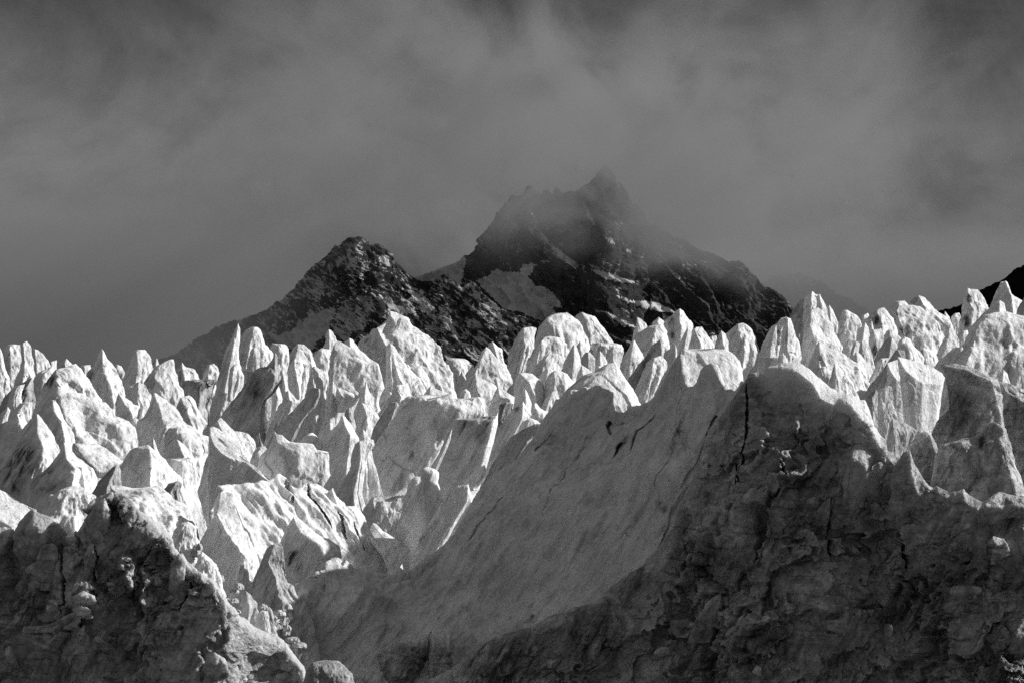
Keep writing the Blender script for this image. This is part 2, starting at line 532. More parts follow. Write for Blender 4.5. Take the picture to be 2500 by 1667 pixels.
def slab(top, ybase, D, dx=0.8, dz=1.1, taper=1.0, fl=0.3, namp=1.0, S=None, edge=0.02, stains=(), dirt=0.0):
    """A block of ice with one tilted flat top (traced polygon) and steep broken sides down to ybase."""
    _seed[0] += 1
    sd = _seed[0]
    top = np.array(top, float)
    m = D / FPX
    cl = np.concatenate([top, top[:1]])
    s = np.concatenate([[0], np.cumsum(np.hypot(*np.diff(cl, axis=0).T))])
    n = int(np.clip(s[-1] / 2.2, 60, 420))
    t = np.linspace(0, s[-1], n, endpoint=False)
    rx, ry = np.interp(t, s, cl[:, 0]), np.interp(t, s, cl[:, 1])
    ar = 0.5 * np.sum(rx * np.roll(ry, -1) - np.roll(rx, -1) * ry)
    if ar > 0:
        rx, ry = rx[::-1], ry[::-1]
    cx, cy = rx.mean(), ry.mean()
    yb = top[:, 1].max()
    dep = lambda x, y: D + dx * (x - cx) * m + dz * (yb - y) * m
    X, Y, Z = [], [], []
    for k in (0.02, 0.12, 0.24, 0.36, 0.48, 0.6, 0.7, 0.79, 0.87, 0.93, 0.97, 1.0):
        x, y = cx + (rx - cx) * k, cy + (ry - cy) * k
        X.append(x); Y.append(y); Z.append(dep(x, y) + (edge * (rx.max() - rx.min()) * m if k == 1.0 else 0) * 0)
    dr = dep(rx, ry); dm = dr.mean()
    nw = int(np.clip((ybase - cy) / 2.5, 20, 140))
    for v in np.linspace(0, 1, nw)[1:]:
        X.append(cx + (rx - cx) * (1 + (taper - 1) * v)); Y.append(ry + (ybase - ry) * v); Z.append(dm + (dr - dm) * (1 + fl * v) - 0.15 * (ybase - cy) * m * v)
    P = unproj(np.array(X), np.array(Y), np.array(Z))
    nn = grid_normals(P, True)
    q = P.reshape(-1, 3)
    S = S or (rx.max() - rx.min()) * m
    off = np.array([sd * 3.71, sd * 1.37, sd * 5.11])
    wp = q + 0.12 * S * np.stack([fbm(q / (0.5 * S) + off + 2.2, 2), fbm(q / (0.5 * S) + off + 6.1, 2), fbm(q / (0.5 * S) + off + 8.8, 2)], -1)
    f1, _e = worley(wp / (0.45 * S) / np.array([1, 1, 1.8]) + off, sd % 50)
    an = q * np.array([1, 1, 0.3])
    d = 0.04 * S * fbm(q / (0.6 * S) + off, 3) + 0.03 * S * f1 + 0.03 * S * ridged(an / (0.3 * S) + off, 3) + 0.012 * S * fbm(q / (0.07 * S) + off, 3)
    q = q + nn.reshape(-1, 3) * (d * namp)[:, None]
    st = np.full(len(q), float(dirt))
    for (sxp, syp, rad, val) in stains:
        dd = np.hypot(np.array(X).reshape(-1) - sxp, np.array(Y).reshape(-1) - syp) / rad
        st = np.maximum(st, val * (1 - sstep(0.45, 1.15, dd)))
    return q, [tuple(range(n))[::-1]] + grid_faces(len(X), n, True), st

def tps(ctrl):
    c = np.array(ctrl, float)
    p = c[:, :2] / 500.0
    n = len(p)
    d = np.linalg.norm(p[:, None] - p[None], axis=2)
    K = np.where(d > 0, d * d * np.log(d + 1e-12), 0)
    A = np.zeros((n + 3, n + 3))
    A[:n, :n] = K + 1e-4 * np.eye(n)
    A[:n, n] = 1; A[:n, n + 1:] = p
    A[n, :n] = 1; A[n + 1:, :n] = p.T
    sol = np.linalg.solve(A, np.concatenate([c[:, 2], [0, 0, 0]]))
    def ev(x, y):
        q = np.stack([x, y], -1).reshape(-1, 2) / 500.0
        r = np.linalg.norm(q[:, None] - p[None], axis=2)
        k = np.where(r > 0, r * r * np.log(r + 1e-12), 0)
        return (k @ sol[:n] + sol[n] + q @ sol[n + 1:]).reshape(x.shape)
    return ev

def seg_dist(x, y, line):
    best = np.full(x.shape, 1e9)
    for (x0, y0), (x1, y1) in zip(line[:-1], line[1:]):
        dx, dy = x1 - x0, y1 - y0
        t = np.clip(((x - x0) * dx + (y - y0) * dy) / (dx * dx + dy * dy), 0, 1)
        best = np.minimum(best, np.hypot(x - x0 - t * dx, y - y0 - t * dy))
    return best

def in_poly(x, y, poly):
    r = np.zeros(x.shape, bool)
    n = len(poly)
    for i in range(n):
        x0, y0 = poly[i]; x1, y1 = poly[(i + 1) % n]
        if y0 == y1:
            continue
        c = ((y0 > y) != (y1 > y)) & (x < (x1 - x0) * (y - y0) / (y1 - y0) + x0)
        r ^= c
    return r

def wall(top, ybot, depth, step=3.0, lip=1.0, lip_px=14, back=6.0, back_slope=1.0, disp=None, cracks=(), stains=(), dirt=0.0, rows=None, rag=2.2, fade_px=10, calm=0.3, glow_paint_px=0, glow_paint_back=1.0, glow_paint_edge=None):
    """A broad ice wall or slope: crest polyline, surface given as depth, a rounded lip and a back side."""
    top = np.array(top, float)
    x0, x1 = top[0, 0], top[-1, 0]
    # columns spread by arc length so that steep parts of the crest keep their shape
    sl = np.concatenate([[0], np.cumsum(np.hypot(np.diff(top[:, 0]), 0.5 * np.diff(top[:, 1])))])
    nc = int(sl[-1] / step)
    s = np.linspace(0, sl[-1], nc)
    xc = np.interp(s, sl, top[:, 0]); yc = np.interp(s, sl, top[:, 1])
    # soften the crest polyline a little, keep it uneven
    yc = yc + rag * fbm(np.stack([xc / 17, 0 * xc, 0 * xc + 3.3], -1), 4, 0.6)
    nr = rows or int((ybot - yc.min()) / step)
    v = np.linspace(0, 1, nr) ** 1.15
    X = np.repeat(xc[None], nr, 0)
    Y = yc[None] + v[:, None] * (ybot - yc)[None]
    Dp = depth(X, Y)
    Dp = Dp + lip * np.exp(-(Y - yc[None]) / lip_px)
    P = unproj(X, Y, Dp)
    n = grid_normals(P, False)
    q = P.reshape(-1, 3)
    d = disp(q) if disp else np.zeros(len(q))
    fade = sstep(0, fade_px, (Y - yc[None])).reshape(-1) * (1 - calm) + calm
    d = d * fade
    q = q + n.reshape(-1, 3) * d[:, None]
    st = np.full(len(q), float(dirt))
    Xf, Yf = X.reshape(-1), Y.reshape(-1)
    jit = 3.0 * perlin(np.stack([Xf / 19, Yf / 19, 0 * Xf], -1)) + 1.5 * perlin(np.stack([Xf / 6, Yf / 6, 0 * Xf + 5], -1))
    for (line, wpx, dep) in cracks:
        dd = seg_dist(Xf + jit, Yf + jit * 0.5, line)
        yy = [p[1] for p in line]; xx = [p[0] for p in line]
        cxm, cym = 0.5 * (min(xx) + max(xx)), 0.5 * (min(yy) + max(yy))
        half = 0.5 * math.hypot(max(xx) - min(xx), max(yy) - min(yy)) + 3
        tp = np.clip(1.25 - (np.hypot(Xf - cxm, Yf - cym) / half) ** 2, 0.25, 1) * (0.8 + 0.4 * perlin(np.stack([Xf / 14, Yf / 14, 0 * Xf + 9], -1)))
        wpx = wpx * 0.8 * tp
        k = np.clip(1 - (dd / wpx) ** 2, 0, 1) ** 0.7
        q[:, 1] += dep * k
        st = np.maximum(st, 0.25 * (1 - sstep(wpx * 0.3, wpx * 0.9, dd)))
    for (sxp, syp, rad, val) in stains:
        dd = np.hypot(Xf - sxp, Yf - syp) / rad + jit * 0.05
        st = np.maximum(st, val * (1 - sstep(0.3, 1.2, dd)))
    front = q.reshape(nr, nc, 3)
    # back side, sloping down and away from the crest
    kb = np.array([0.06, 0.16, 0.32, 0.55, 1.0, 2.2])[:, None]
    B = np.repeat(front[0][None], len(kb), 0)
    B[..., 1] += back * kb
    B[..., 2] -= back * back_slope * kb ** 1.4
    allr = np.concatenate([B[::-1], front], 0)
    st = np.concatenate([np.repeat(st[:nc][None], len(kb), 0).reshape(-1), st])
    if glow_paint_px:
        ye = yc[None] if glow_paint_edge is None else np.maximum(glow_paint_edge(X), yc[None])
        cr_ = np.clip(1 - (Y - ye) / (glow_paint_px * (1 + 0.7 * perlin(np.stack([X / 60, Y / 90, 0 * X], -1).reshape(-1, 3)).reshape(X.shape))), 0, 1).reshape(-1)
        cr_ = np.concatenate([np.full(len(kb) * nc, glow_paint_back), cr_])
        return allr.reshape(-1, 3), grid_faces(allr.shape[0], nc, False), st, cr_
    return allr.reshape(-1, 3), grid_faces(allr.shape[0], nc, False), st

# ---------------------------------------------------------------- the ice towers (seracs), far to near
# tile | distance m | traced outline | front arete | options | label        ('+' = a part of the tower above it)
SERACS = r'''
1|600|440,500 450,430 480,410 510,394 550,430 600,500||n=.7|low white ice hump on the far skyline, third left of the tall horn-shaped serac
1|610|362,490 375,415 405,412 435,405 440,500||n=.7|tiny flat-topped ice knob on the far skyline beside the leftmost curved blade
1|640|600,540 610,450 650,443 690,440 700,540||n=.7|low far ice hump just left of the tall horn-shaped serac
1|560|1345,560 1350,480 1372,470 1393,418 1415,455 1450,460 1480,470 1510,520 1540,560|1395,425 1400,520||ragged pointed white serac on the far skyline, right of the big round-headed one
1|570|1545,590 1555,500 1590,440 1640,430 1665,460 1682,500 1680,590||rr=.7|small round-headed far serac just left of the needle-topped tower
1|545|1555,600 1570,540 1595,512 1620,540 1655,600||n=.6|tiny pointed serac in front of the small round-headed far one
1|520|1155,520 1180,440 1200,388 1220,440 1245,520||n=.5|tiny sharp ice spike peeping up behind the blunt tower
1|470|245,560 252,316 290,325 330,355 365,410 385,450 400,560|268,330 285,560||curved white ice blade on the left skyline, standing free right of the block cluster
1|440|60,660 30,450 20,330 40,298 95,283 150,288 185,330 200,450 210,660|75,290 80,660||broad squarish white serac at the left end of the skyline
1|425|150,660 160,400 155,285 180,270 205,260 235,295 258,420 275,560 285,660|178,290 205,660||tall narrow slab with a slanting top, in the left skyline cluster
1|405|-70,720 -45,380 0,310 25,370 38,480 70,540 78,640 85,720||rr=.7|lumpy white serac cut off by the left edge of the skyline
1|400|85,680 115,530 160,450 200,410 230,450 275,530 295,680|190,415 165,660||small white pyramid in front of the left skyline slab
1|480|875,600 878,460 895,437 930,450 958,500 955,600||rr=.8|small rounded ice knob tucked behind the right side of the horn
1|460|925,640 960,510 1000,420 1030,335 1050,325 1110,325 1135,350 1165,400 1172,460 1185,660|1045,330 1055,460 1035,640|kf=1.0|blunt flat-topped white tower standing clear against the dark sky at left
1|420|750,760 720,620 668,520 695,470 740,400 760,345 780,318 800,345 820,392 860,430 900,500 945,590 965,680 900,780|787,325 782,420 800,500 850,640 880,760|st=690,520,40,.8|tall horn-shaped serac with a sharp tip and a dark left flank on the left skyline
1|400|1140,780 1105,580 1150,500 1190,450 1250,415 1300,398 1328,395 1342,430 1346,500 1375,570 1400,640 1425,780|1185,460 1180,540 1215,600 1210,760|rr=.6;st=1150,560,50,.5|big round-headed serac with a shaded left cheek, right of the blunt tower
1|430|1390,760 1392,570 1460,565 1520,555 1580,560 1600,600 1650,540 1668,570 1650,640 1625,760||mat=g;dirt=.25;st=1560,600,80,.9|dark dirty clump of ice below the skyline, left of the needle-topped tower
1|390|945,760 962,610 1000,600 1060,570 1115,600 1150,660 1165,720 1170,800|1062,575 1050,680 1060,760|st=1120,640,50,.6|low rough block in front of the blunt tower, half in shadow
1|345|875,890 872,740 905,655 960,690 1020,730 1078,765 1080,830 1060,890|908,660 965,750 1000,870||wedge-topped serac with a bright right slope, below the horn
1|345|1035,860 1075,780 1095,752 1130,760 1135,870|1098,755 1075,850|n=.7|small pointed block right of the wedge-topped serac below the horn
1|335|1008,930 1008,855 1040,842 1070,870 1070,930||rr=.9;n=.8|rounded boulder of ice in the notch under the wedge-topped serac
1|370|240,730 250,560 285,505 340,478 400,450 420,480 405,600 390,730||rr=.6|white block in the left field, behind the dirty streaked wedge
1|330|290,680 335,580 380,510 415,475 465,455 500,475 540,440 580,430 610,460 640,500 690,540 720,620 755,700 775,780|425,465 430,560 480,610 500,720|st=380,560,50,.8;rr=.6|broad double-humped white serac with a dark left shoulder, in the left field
1|330|295,700 320,620 370,612 412,630 385,700||rr=.8;n=.7|small snow-white block at the foot of the dark left shoulder
1|340|-30,800 40,690 130,610 200,560 248,535 262,620 275,720 272,800|245,540 190,640 110,780|mat=g;st=150,640,70,1;dirt=.2|dirty ice wedge with black streaks slanting up to the right, in the left field
1|325|70,680 90,620 140,595 190,588 170,640 160,690||rr=.8;n=.7|small pale ice block perched on top of the streaked wedge
1|310|80,830 110,780 150,740 200,720 250,725 245,780 235,830||rr=.7|low pale lump of ice in front of the streaked wedge
1|290|-50,940 -10,830 30,790 60,760 80,790 62,850 50,940||rr=.7|small lumpy serac against the left edge, below the streaked wedge
1|265|230,1060 330,730 380,650 440,602 520,630 590,655 640,648 700,700 770,725 830,750 870,780 890,825 950,835 1000,870 1045,935 1080,1000 1100,1055 1115,1170|445,610 470,740 530,900 570,1060|kf=.75;rr=.55;st=985,945,22,.7;n=.8|widest bright snow-crusted slope in the left field, falling away to the right
1|245|150,1000 220,860 290,790 350,730 400,706 425,715 455,770 490,850 540,920 565,1000 575,1120|405,712 415,800 470,880 500,1020||pointed white serac leaning against the left side of the widest slope
1|250|-40,1200 0,900 60,868 110,850 130,812 150,840 168,795 190,850 228,940 215,1000 245,1200|133,820 185,1000 150,1180|mat=w|split slab with two thin upright tips by the left edge
1|215|-20,1440 -5,1250 60,1195 120,1090 190,990 245,910 275,822 288,815 315,840 345,890 390,950 425,990 445,1040 465,1085 485,1200|284,820 288,960 330,1080 300,1290|st=200,1150,110,.9;st2=100,1280,120,.7;mat=w|sharp-horned serac with a dirty grey foot in the left foreground
1|228|395,1090 398,945 425,905 450,872 475,885 505,935 535,990 552,1080 562,1160|470,885 500,1040||small grey-sided pointed serac between the sharp horn and the widest slope
1|212|560,1180 562,1045 620,1050 750,1042 800,1065 870,1120 930,1160 970,1190 900,1250 820,1300|575,1050 640,1150 740,1260|n=.7|flat bright tilted slab of ice behind the grey cone
1|190|235,1330 350,1230 400,1170 450,1110 478,1050 492,1028 515,1058 555,1105 600,1160 660,1205 720,1255 745,1310 765,1420|492,1035 505,1150 580,1240 560,1330|st=340,1310,120,.7|wide grey ice cone with a sharp tip in the left foreground
1|180|690,1420 750,1330 820,1260 870,1215 905,1210 930,1250 935,1420||mat=g;dirt=.3|low dark dirty ice ridge at the left foot of the wedge-shaped block
1|206|1155,1140 1168,990 1185,1020 1200,1075 1230,1140|1172,1000 1180,1120|n=.5|thin spike rising just behind the top of the wedge-shaped block
1|195|880,1420 925,1215 965,1150 1000,1095 1030,1072 1133,1048 1165,1080 1215,1125 1270,1165 1310,1215 1350,1265 1395,1330 1425,1430|1138,1052 1158,1140 1135,1270 1150,1400|rr=.35;n=.7|wedge-shaped block with a flat grey left face and bright right slope
1|180|1220,1430 1300,1345 1365,1325 1395,1345 1370,1430||mat=g;dirt=.5|small black-stained ice chunk at the right foot of the wedge-shaped block
1|285|1340,900 1350,770 1380,690 1450,672 1485,705 1515,770 1545,835 1580,900 1605,980 1610,1050|1388,695 1430,800 1480,920|st=1400,780,45,.4|pointed white serac directly left of the needle-topped tower's foot
1|255|1045,1150 1055,880 1110,830 1150,760 1165,680 1185,655 1215,672 1260,705 1320,745 1370,800 1420,870 1500,940 1580,1000 1605,1120|1182,662 1212,760 1240,880 1270,1080||tall white serac with a rounded grey left face below the big round-headed one
1|235|1260,1140 1268,960 1300,925 1380,908 1430,920 1480,980 1540,1040 1590,1060 1580,1140||rr=.8|rounded white shoulder of ice behind the low pointed blocks, left centre
1|224|1342,1150 1352,985 1375,960 1430,965 1490,1000 1535,1050 1560,1100 1550,1170||rr=.6|bright curved ice hump sliding down in front of the rounded shoulder
1|210|1262,1190 1300,1075 1340,1050 1355,1008 1385,1030 1430,1075 1480,1140 1505,1230|1357,1012 1395,1110 1420,1200||small pointed serac below the bright curved hump, left centre
1|198|1290,1360 1275,1150 1330,1160 1375,1180 1430,1160 1470,1145 1505,1200 1500,1360|1385,1180 1400,1340|n=.7|low saddle-topped pale block left of the great leaf-shaped blade
1|206|1900,1250 1940,1110 1975,1070 2030,1062 2060,1110 2065,1250||rr=.6|small pale block right of the leaf-shaped blade, under the leaning slab
1|208|1740,1000 1790,945 1840,950 1890,965 1940,1020 1975,1075 1970,1220|1800,950 1850,1150||grey ice slab behind the crest of the leaf-shaped blade
1|202|1625,980 1640,880 1690,842 1730,880 1790,945 1830,1010 1855,1100|1660,855 1700,950 1760,1050|n=.6|white ice flake standing just behind the top of the leaf-shaped blade
1|300|1585,980 1605,800 1640,650 1680,520 1700,430 1730,330 1765,265 1795,190 1812,150 1822,126 1838,165 1838,240 1828,330 1830,430 1850,490 1875,530 1850,700 1800,980|1822,140 1800,300 1785,420 1760,600 1690,800|st=1760,455,35,.9;n=.7|needle-topped white tower, the sharpest spire of the left skyline
+flake|1|292|1740,720 1748,560 1760,470 1790,438 1822,426 1818,520 1795,620 1780,720|1795,442 1775,560 1765,700|bury=.6;n=.8
+rib|1|296|1690,640 1720,480 1760,330 1795,230 1808,260 1790,400 1760,560 1740,660|1797,240 1765,420 1720,620|bury=.9;n=.7
1|320|1870,620 1840,480 1832,330 1850,225 1885,178 1930,152 1970,155 2000,180 2020,232 2055,290 2085,350 2100,420 2115,620|1945,160 1925,260 1900,400 1880,520|rr=.6;st=1870,400,40,.5|round-headed white tower close against the needle spire
+flake|1|311|1905,480 1915,400 1935,318 1958,304 1988,345 1992,430 1985,490|1945,312 1930,400 1930,480|bury=.7;n=.8
1|272|1590,980 1690,830 1780,710 1880,590 1920,510 1970,460 2040,450 2080,400 2105,345 2125,370 2130,450 2160,560 2100,650 2040,720 2020,850 2030,980|2108,350 2100,560 2040,720 2022,900|mat=g;st=1930,600,90,.7;st2=1880,700,80,.5;kf=.6;n=.8|grey dirt-streaked slab leaning to the right below the needle and round-headed towers
2|340|180,640 185,480 205,432 260,442 300,440 325,475 335,530 320,640||rr=.6|low double-topped white serac right of the round-headed tower
2|370|295,620 320,540 360,480 395,438 440,440 475,475 520,518 530,620|400,445 380,600||flat-crowned white serac before the mountain's left snow patch
2|310|325,840 318,650 340,590 370,550 385,500 410,472 440,490 465,540 505,590 495,680 480,780 450,880|395,480 375,560 395,700 410,850||egg-shaped white serac in front of the flat-crowned one
2|330|465,620 484,503 505,530 530,580 555,640||n=.5|thin slanting ice splinter right of the egg-shaped serac
2|350|510,620 530,500 580,470 635,480 660,530 665,660||rr=.8|squat rounded white block under the tooth-like tip, left of the shark-fin serac
2|372|575,500 610,410 612,355 635,326 655,335 690,395 695,430 695,540|637,335 640,430 630,520||tooth-like white tip rising behind the left shoulder of the shark-fin serac
2|300|488,790 500,620 530,605 580,640 620,660 642,720 610,800||n=.8|angular white block at the left foot of the shark-fin serac
2|287|455,840 480,700 508,632 545,665 585,720 600,820|510,640 520,760||small gabled white serac below the angular block, left of the shark fin
2|275|735,540 750,425 790,392 815,400 850,440 885,520|795,398 800,500||second rounded tip directly behind the shark-fin serac
2|268|560,1180 600,880 610,760 625,650 650,530 668,455 700,413 735,425 790,465 870,480 920,520 960,560 1000,585 1012,650 1025,720 1048,775 1010,880|690,425 655,560 640,720 690,820 690,1000|rr=.5;st=790,850,70,.4;n=.75;kf=.7|shark-fin shaped white serac with a long grey foot, left of the great slab
+rib|2|262|690,920 680,820 700,770 760,790 830,815 866,840 840,900 760,960|705,775 740,850 740,920|bury=.8;n=.9
+flake|2|262|600,1100 612,860 640,800 670,720 690,780 690,900 680,1040|668,730 655,880 640,1040|bury=.8
2|290|1025,820 1010,660 960,560 880,470 868,440 905,395 940,375 962,320 1000,310 1050,275 1090,240 1105,184 1150,195 1200,222 1250,240 1278,290 1340,335 1400,375 1455,420 1490,465 1503,540 1520,600 1555,670 1590,760 1625,860|1010,315 1040,380 1090,460 1180,570 1330,720 1400,820|rr=.45;st=930,400,40,.8;st2=1330,620,60,.5;kf=.7|great white slab of ice, the highest mass on the skyline below the left mountain
+tip|2|284|1050,330 1080,260 1106,190 1150,200 1195,240 1180,300 1150,360|1105,195 1110,260 1110,340|bury=1;n=.7
+rib|2|276|1055,760 1080,560 1075,460 1100,432 1140,460 1180,530 1240,620 1300,680 1365,750|1110,440 1110,560 1120,700|rr=.6
2|425|1535,720 1522,600 1535,560 1575,545 1615,558 1665,548 1700,562 1748,605 1755,720 1760,820||rr=.7|low rounded white serac on the skyline just right of the great slab
2|400|1580,820 1620,710 1655,640 1675,670 1700,740 1705,820|1657,645 1665,780|n=.6|small grey pyramid in front of the low rounded serac beside the great slab
2|400|1825,540 1865,435 1890,420 1925,455 1965,485 1980,560 2010,660|1890,425 1930,540||white ice fin rising behind the pointed serac in the skyline gap, right of centre
2|360|1650,800 1700,690 1750,610 1780,560 1805,495 1840,460 1870,480 1920,540 1960,590 2000,640 2035,710 2045,800|1840,465 1790,580 1770,780|rr=.6;st=1860,620,40,.5|broad pointed white serac filling the skyline gap between great slab and split dome
2|330|1705,860 1730,750 1757,656 1790,690 1840,720 1900,750 1940,790 1910,860|1758,660 1770,760 1800,840|n=.7|sharp little white peak at the foot of the broad pointed serac, in mid field
2|310|1635,850 1660,790 1690,780 1715,810 1730,860||rr=.7|tiny white mound left of the sharp little peak
2|330|1740,890 1800,810 1850,780 1900,770 1930,890||rr=.7|low shaded hump behind the gabled grey serac, centre right
2|300|1850,1020 1875,900 1905,800 1930,762 1965,780 2010,815 2065,850 2065,930 1950,1000|1932,768 1950,860 1975,960||gabled serac with a grey left wall, below the split dome
2|250|150,1220 230,1080 310,1000 400,910 480,800 520,770 570,780 570,830 530,920 450,1010 400,1100 350,1220|560,785 560,830 520,920 440,1010 380,1130|mat=g;rr=.3;kf=.5;n=.6|smooth grey slab leaning right over a black crevasse, under the shark-fin serac
2|270|170,1090 230,950 280,870 300,805 330,790 370,840 410,880 385,960 320,1060|325,795 330,900||small pale serac between two leaning grey slabs, left of centre
2|305|195,960 205,740 240,720 282,850 270,960||n=.6|narrow ice sliver in the shadowed cleft right of the leaning dirty slab
2|262|825,980 860,870 895,790 925,713 932,770 950,810 985,850 970,940|925,720 912,820 900,930|n=.6|thin pointed spire in front of the shark fin's right edge
2|276|935,920 960,860 1010,800 1070,740 1100,690 1108,682 1140,715 1190,748 1260,765 1320,790 1350,815 1320,920|1105,690 1110,800 1130,900||white twin-sloped serac at the foot of the great slab
2|256|990,1010 1050,910 1110,830 1140,760 1155,748 1195,750 1225,745 1240,830 1225,910 1200,1000|1150,755 1190,840 1170,980||small bright serac with a grey left side, in front of the twin-sloped one
2|235|830,1150 845,1000 860,905 890,885 925,905 965,905 1000,955 1020,1000 1005,1060 970,1160|895,892 925,990 915,1130|n=.9|ragged many-pointed white serac below the thin spire, in mid field
2|242|735,1060 760,950 795,922 820,950 840,1060||mat=g;rr=.6|dark grey stub of ice left of the ragged many-pointed serac
2|205|480,1520 560,1330 610,1180 640,1110 700,1050 735,980 760,990 800,1045 840,1110 870,1150 870,1300|742,985 758,1060 800,1130 835,1230|n=.7|peaked serac with a long grey left wall and bright right edge, centre of mid field
2|206|390,1260 440,1150 480,1118 515,1115 550,1145 590,1175 590,1260||rr=.7;n=.7|round-topped block just behind the concave grey wall
2|190|80,1420 110,1290 170,1230 205,1170 218,1102 245,1130 275,1128 310,1165 355,1195 400,1212 460,1200 520,1195 555,1245 640,1250 660,1480|222,1108 260,1250 300,1420|mat=w;kf=.4;rr=.8;n=.6|concave grey ice wall with a scalloped bright rim and one small horn, left of centre
2|188|590,1540 670,1410 720,1300 755,1190 785,1122 820,1145 865,1175 850,1250 825,1320 810,1480|800,1130 790,1240 770,1420|n=.7|narrow grey serac between the peaked one and the bent-topped one
2|178|690,1580 790,1400 810,1290 840,1200 870,1180 930,1163 985,1165 992,1205 950,1260 925,1330 905,1450 890,1580|870,1185 880,1300 850,1480|n=.7|bent-topped serac with a small bright cap, left of the big grey slab
2|194|865,1200 885,1110 900,1088 925,1120 948,1155 950,1210|900,1092 905,1190|n=.6|small bright pointed block peeping between the bent-topped serac and the grey slab
2|226|930,1220 985,1070 1050,960 1100,885 1150,878 1178,905 1150,980 1090,1080 1020,1220|1150,885 1120,1000 1050,1150|mat=g;kf=.6|grey ice fin leaning right, behind the big grey slab's left shoulder
2|230|1170,940 1190,870 1220,853 1248,867 1245,940||rr=.8;n=.6|little pale ice lump on the back of the big grey slab
2|245|1335,900 1365,820 1415,753 1450,775 1500,800 1540,815 1520,900|1415,758 1400,880|n=.6|small grey-faced pyramid behind the crest of the big grey slab
2|196|840,1600 920,1330 1000,1200 1090,1060 1180,950 1245,865 1300,828 1340,832 1385,878 1440,880 1500,850 1545,815 1590,820 1650,850 1720,870 1790,850 1822,848 1830,890 1825,970 1740,1040 1640,1130 1560,1250 1480,1400 1400,1600|1560,830 1640,950 1560,1100 1440,1250 1330,1450|kf=.55;rr=.5;st=1250,1280,45,.7;st2=1150,1480,110,.4;n=.65;tilt=.4|big smooth grey slab with a bright wavy crest, in the very centre
2|168|1330,1600 1380,1420 1450,1320 1500,1200 1560,1070 1600,1010 1680,1020 1760,1010 1840,985 1890,985 1932,958 1925,1050 1900,1160 1870,1270 1840,1380 1810,1460 1750,1600|1925,965 1905,1100 1860,1280 1800,1450 1730,1590|kf=.45;rr=.3;st=1690,1090,80,1;st2=1840,1020,50,.9;st3=1800,1120,70,.6;n=.6|sharp dirt-stained blade pointing up right at the edge of the big shaded bowl
+flake|2|163|1640,1560 1690,1470 1760,1390 1830,1360 1845,1400 1820,1480 1770,1540|1832,1365 1790,1450 1730,1540|bury=.6;n=.6
+rib|2|164|1340,1520 1420,1400 1480,1280 1550,1120 1580,1090 1560,1200 1500,1340 1430,1480|1572,1100 1510,1270 1430,1430|bury=.8;n=.6
3|390|115,740 125,560 160,440 210,350 245,315 310,308 345,320 330,400 335,470 290,560 260,660 240,740|240,322 250,450 222,600|rr=.6;st=170,480,35,.4|left shoulder block of the split dome, divided from it by a black cleft
3|430|330,500 355,310 400,260 450,220 510,205 560,212 575,198 615,218 665,255 710,310 740,380 752,450 745,560|430,255 480,360 540,500|rr=.7;n=.8|broad domed white serac on the centre skyline, split by dark clefts
3|460|640,520 690,350 660,280 628,230 655,208 695,195 740,220 785,232 820,262 835,285 870,330 910,380 942,435 950,540|700,202 745,330 770,440|rr=.5|slanting white serac joined to the right of the split dome
3|370|245,720 300,540 350,440 385,390 450,378 530,395 575,440 565,560 500,660|385,395 380,500 340,680|rr=.5;st=500,470,50,.4|flat-topped block in front of the split dome
3|342|285,700 330,610 390,545 430,512 500,508 535,525 542,580 530,700|430,515 400,600 370,690|n=.8;rr=.5|tilted bright plate of ice below the split dome
3|332|530,730 550,590 590,510 628,440 650,455 680,540 690,610 670,730|632,446 630,560 600,720|n=.6|pointed grey-sided serac right of the tilted plate, below the split dome
3|362|630,580 650,450 678,415 705,440 740,490 760,580|680,420 680,520|n=.6|small sharp white serac behind the pointed grey-sided one
3|350|675,700 685,540 720,500 755,500 795,545 790,640 770,700|740,505 740,620|mat=g;n=.6|short grey tilted block right of the pointed grey-sided serac
3|355|780,680 795,555 830,488 862,530 885,575 890,680|832,493 830,640|n=.5|clean white little cone in the row right of the split dome
3|432|725,570 735,465 775,425 820,435 870,445 930,437 995,440 1015,470 1010,580||rr=.6;st=800,450,40,.6|low long ridge of ice closing the skyline right of the split dome
3|372|865,660 900,520 925,468 960,478 990,460 1012,500 990,600 985,660|925,475 935,600|n=.6|blunt two-pointed serac right of the clean white little cone
3|345|950,740 985,590 1020,520 1065,440 1092,407 1120,450 1145,495 1168,540 1140,640 1100,740|1090,412 1060,560 1060,720|n=.7|tapering white serac with a rounded point, left of the dirty leaning blade
3|392|1050,580 1085,410 1120,355 1200,300 1260,292 1310,285 1335,340 1355,430 1360,500 1320,580|1265,297 1240,400 1230,560|rr=.5|broad faceted white block left of the stain-marked tower
3|430|1080,400 1090,330 1112,300 1113,232 1145,248 1175,275 1195,305 1200,400|1118,238 1125,380|n=.7|pointed white tip rising behind the faceted block, right of centre
3|442|1220,380 1235,270 1280,234 1315,258 1340,300 1350,380||rr=.6|small rounded head between the pointed white tip and the stain-marked tower
3|410|1350,490 1325,300 1345,255 1400,205 1425,175 1445,170 1470,188 1490,225 1525,262 1548,305 1550,420 1510,500|1440,176 1445,300 1425,440|st=1375,260,30,1;st2=1380,370,28,.9;n=.8|pointed skyline tower marked with black stains down its left side
3|380|1405,520 1440,430 1480,345 1505,313 1535,330 1520,420 1490,520|1505,318 1470,500|n=.6|narrow white flake against the right foot of the stain-marked tower
3|390|1465,520 1510,400 1540,330 1565,308 1610,305 1645,350 1680,410 1712,460 1720,540|1550,315 1600,430 1600,520||steep-fronted white serac right of the stain-marked tower
3|450|1660,420 1675,380 1720,375 1735,420||n=.5|tiny flat white nub on the skyline behind the gap right of centre
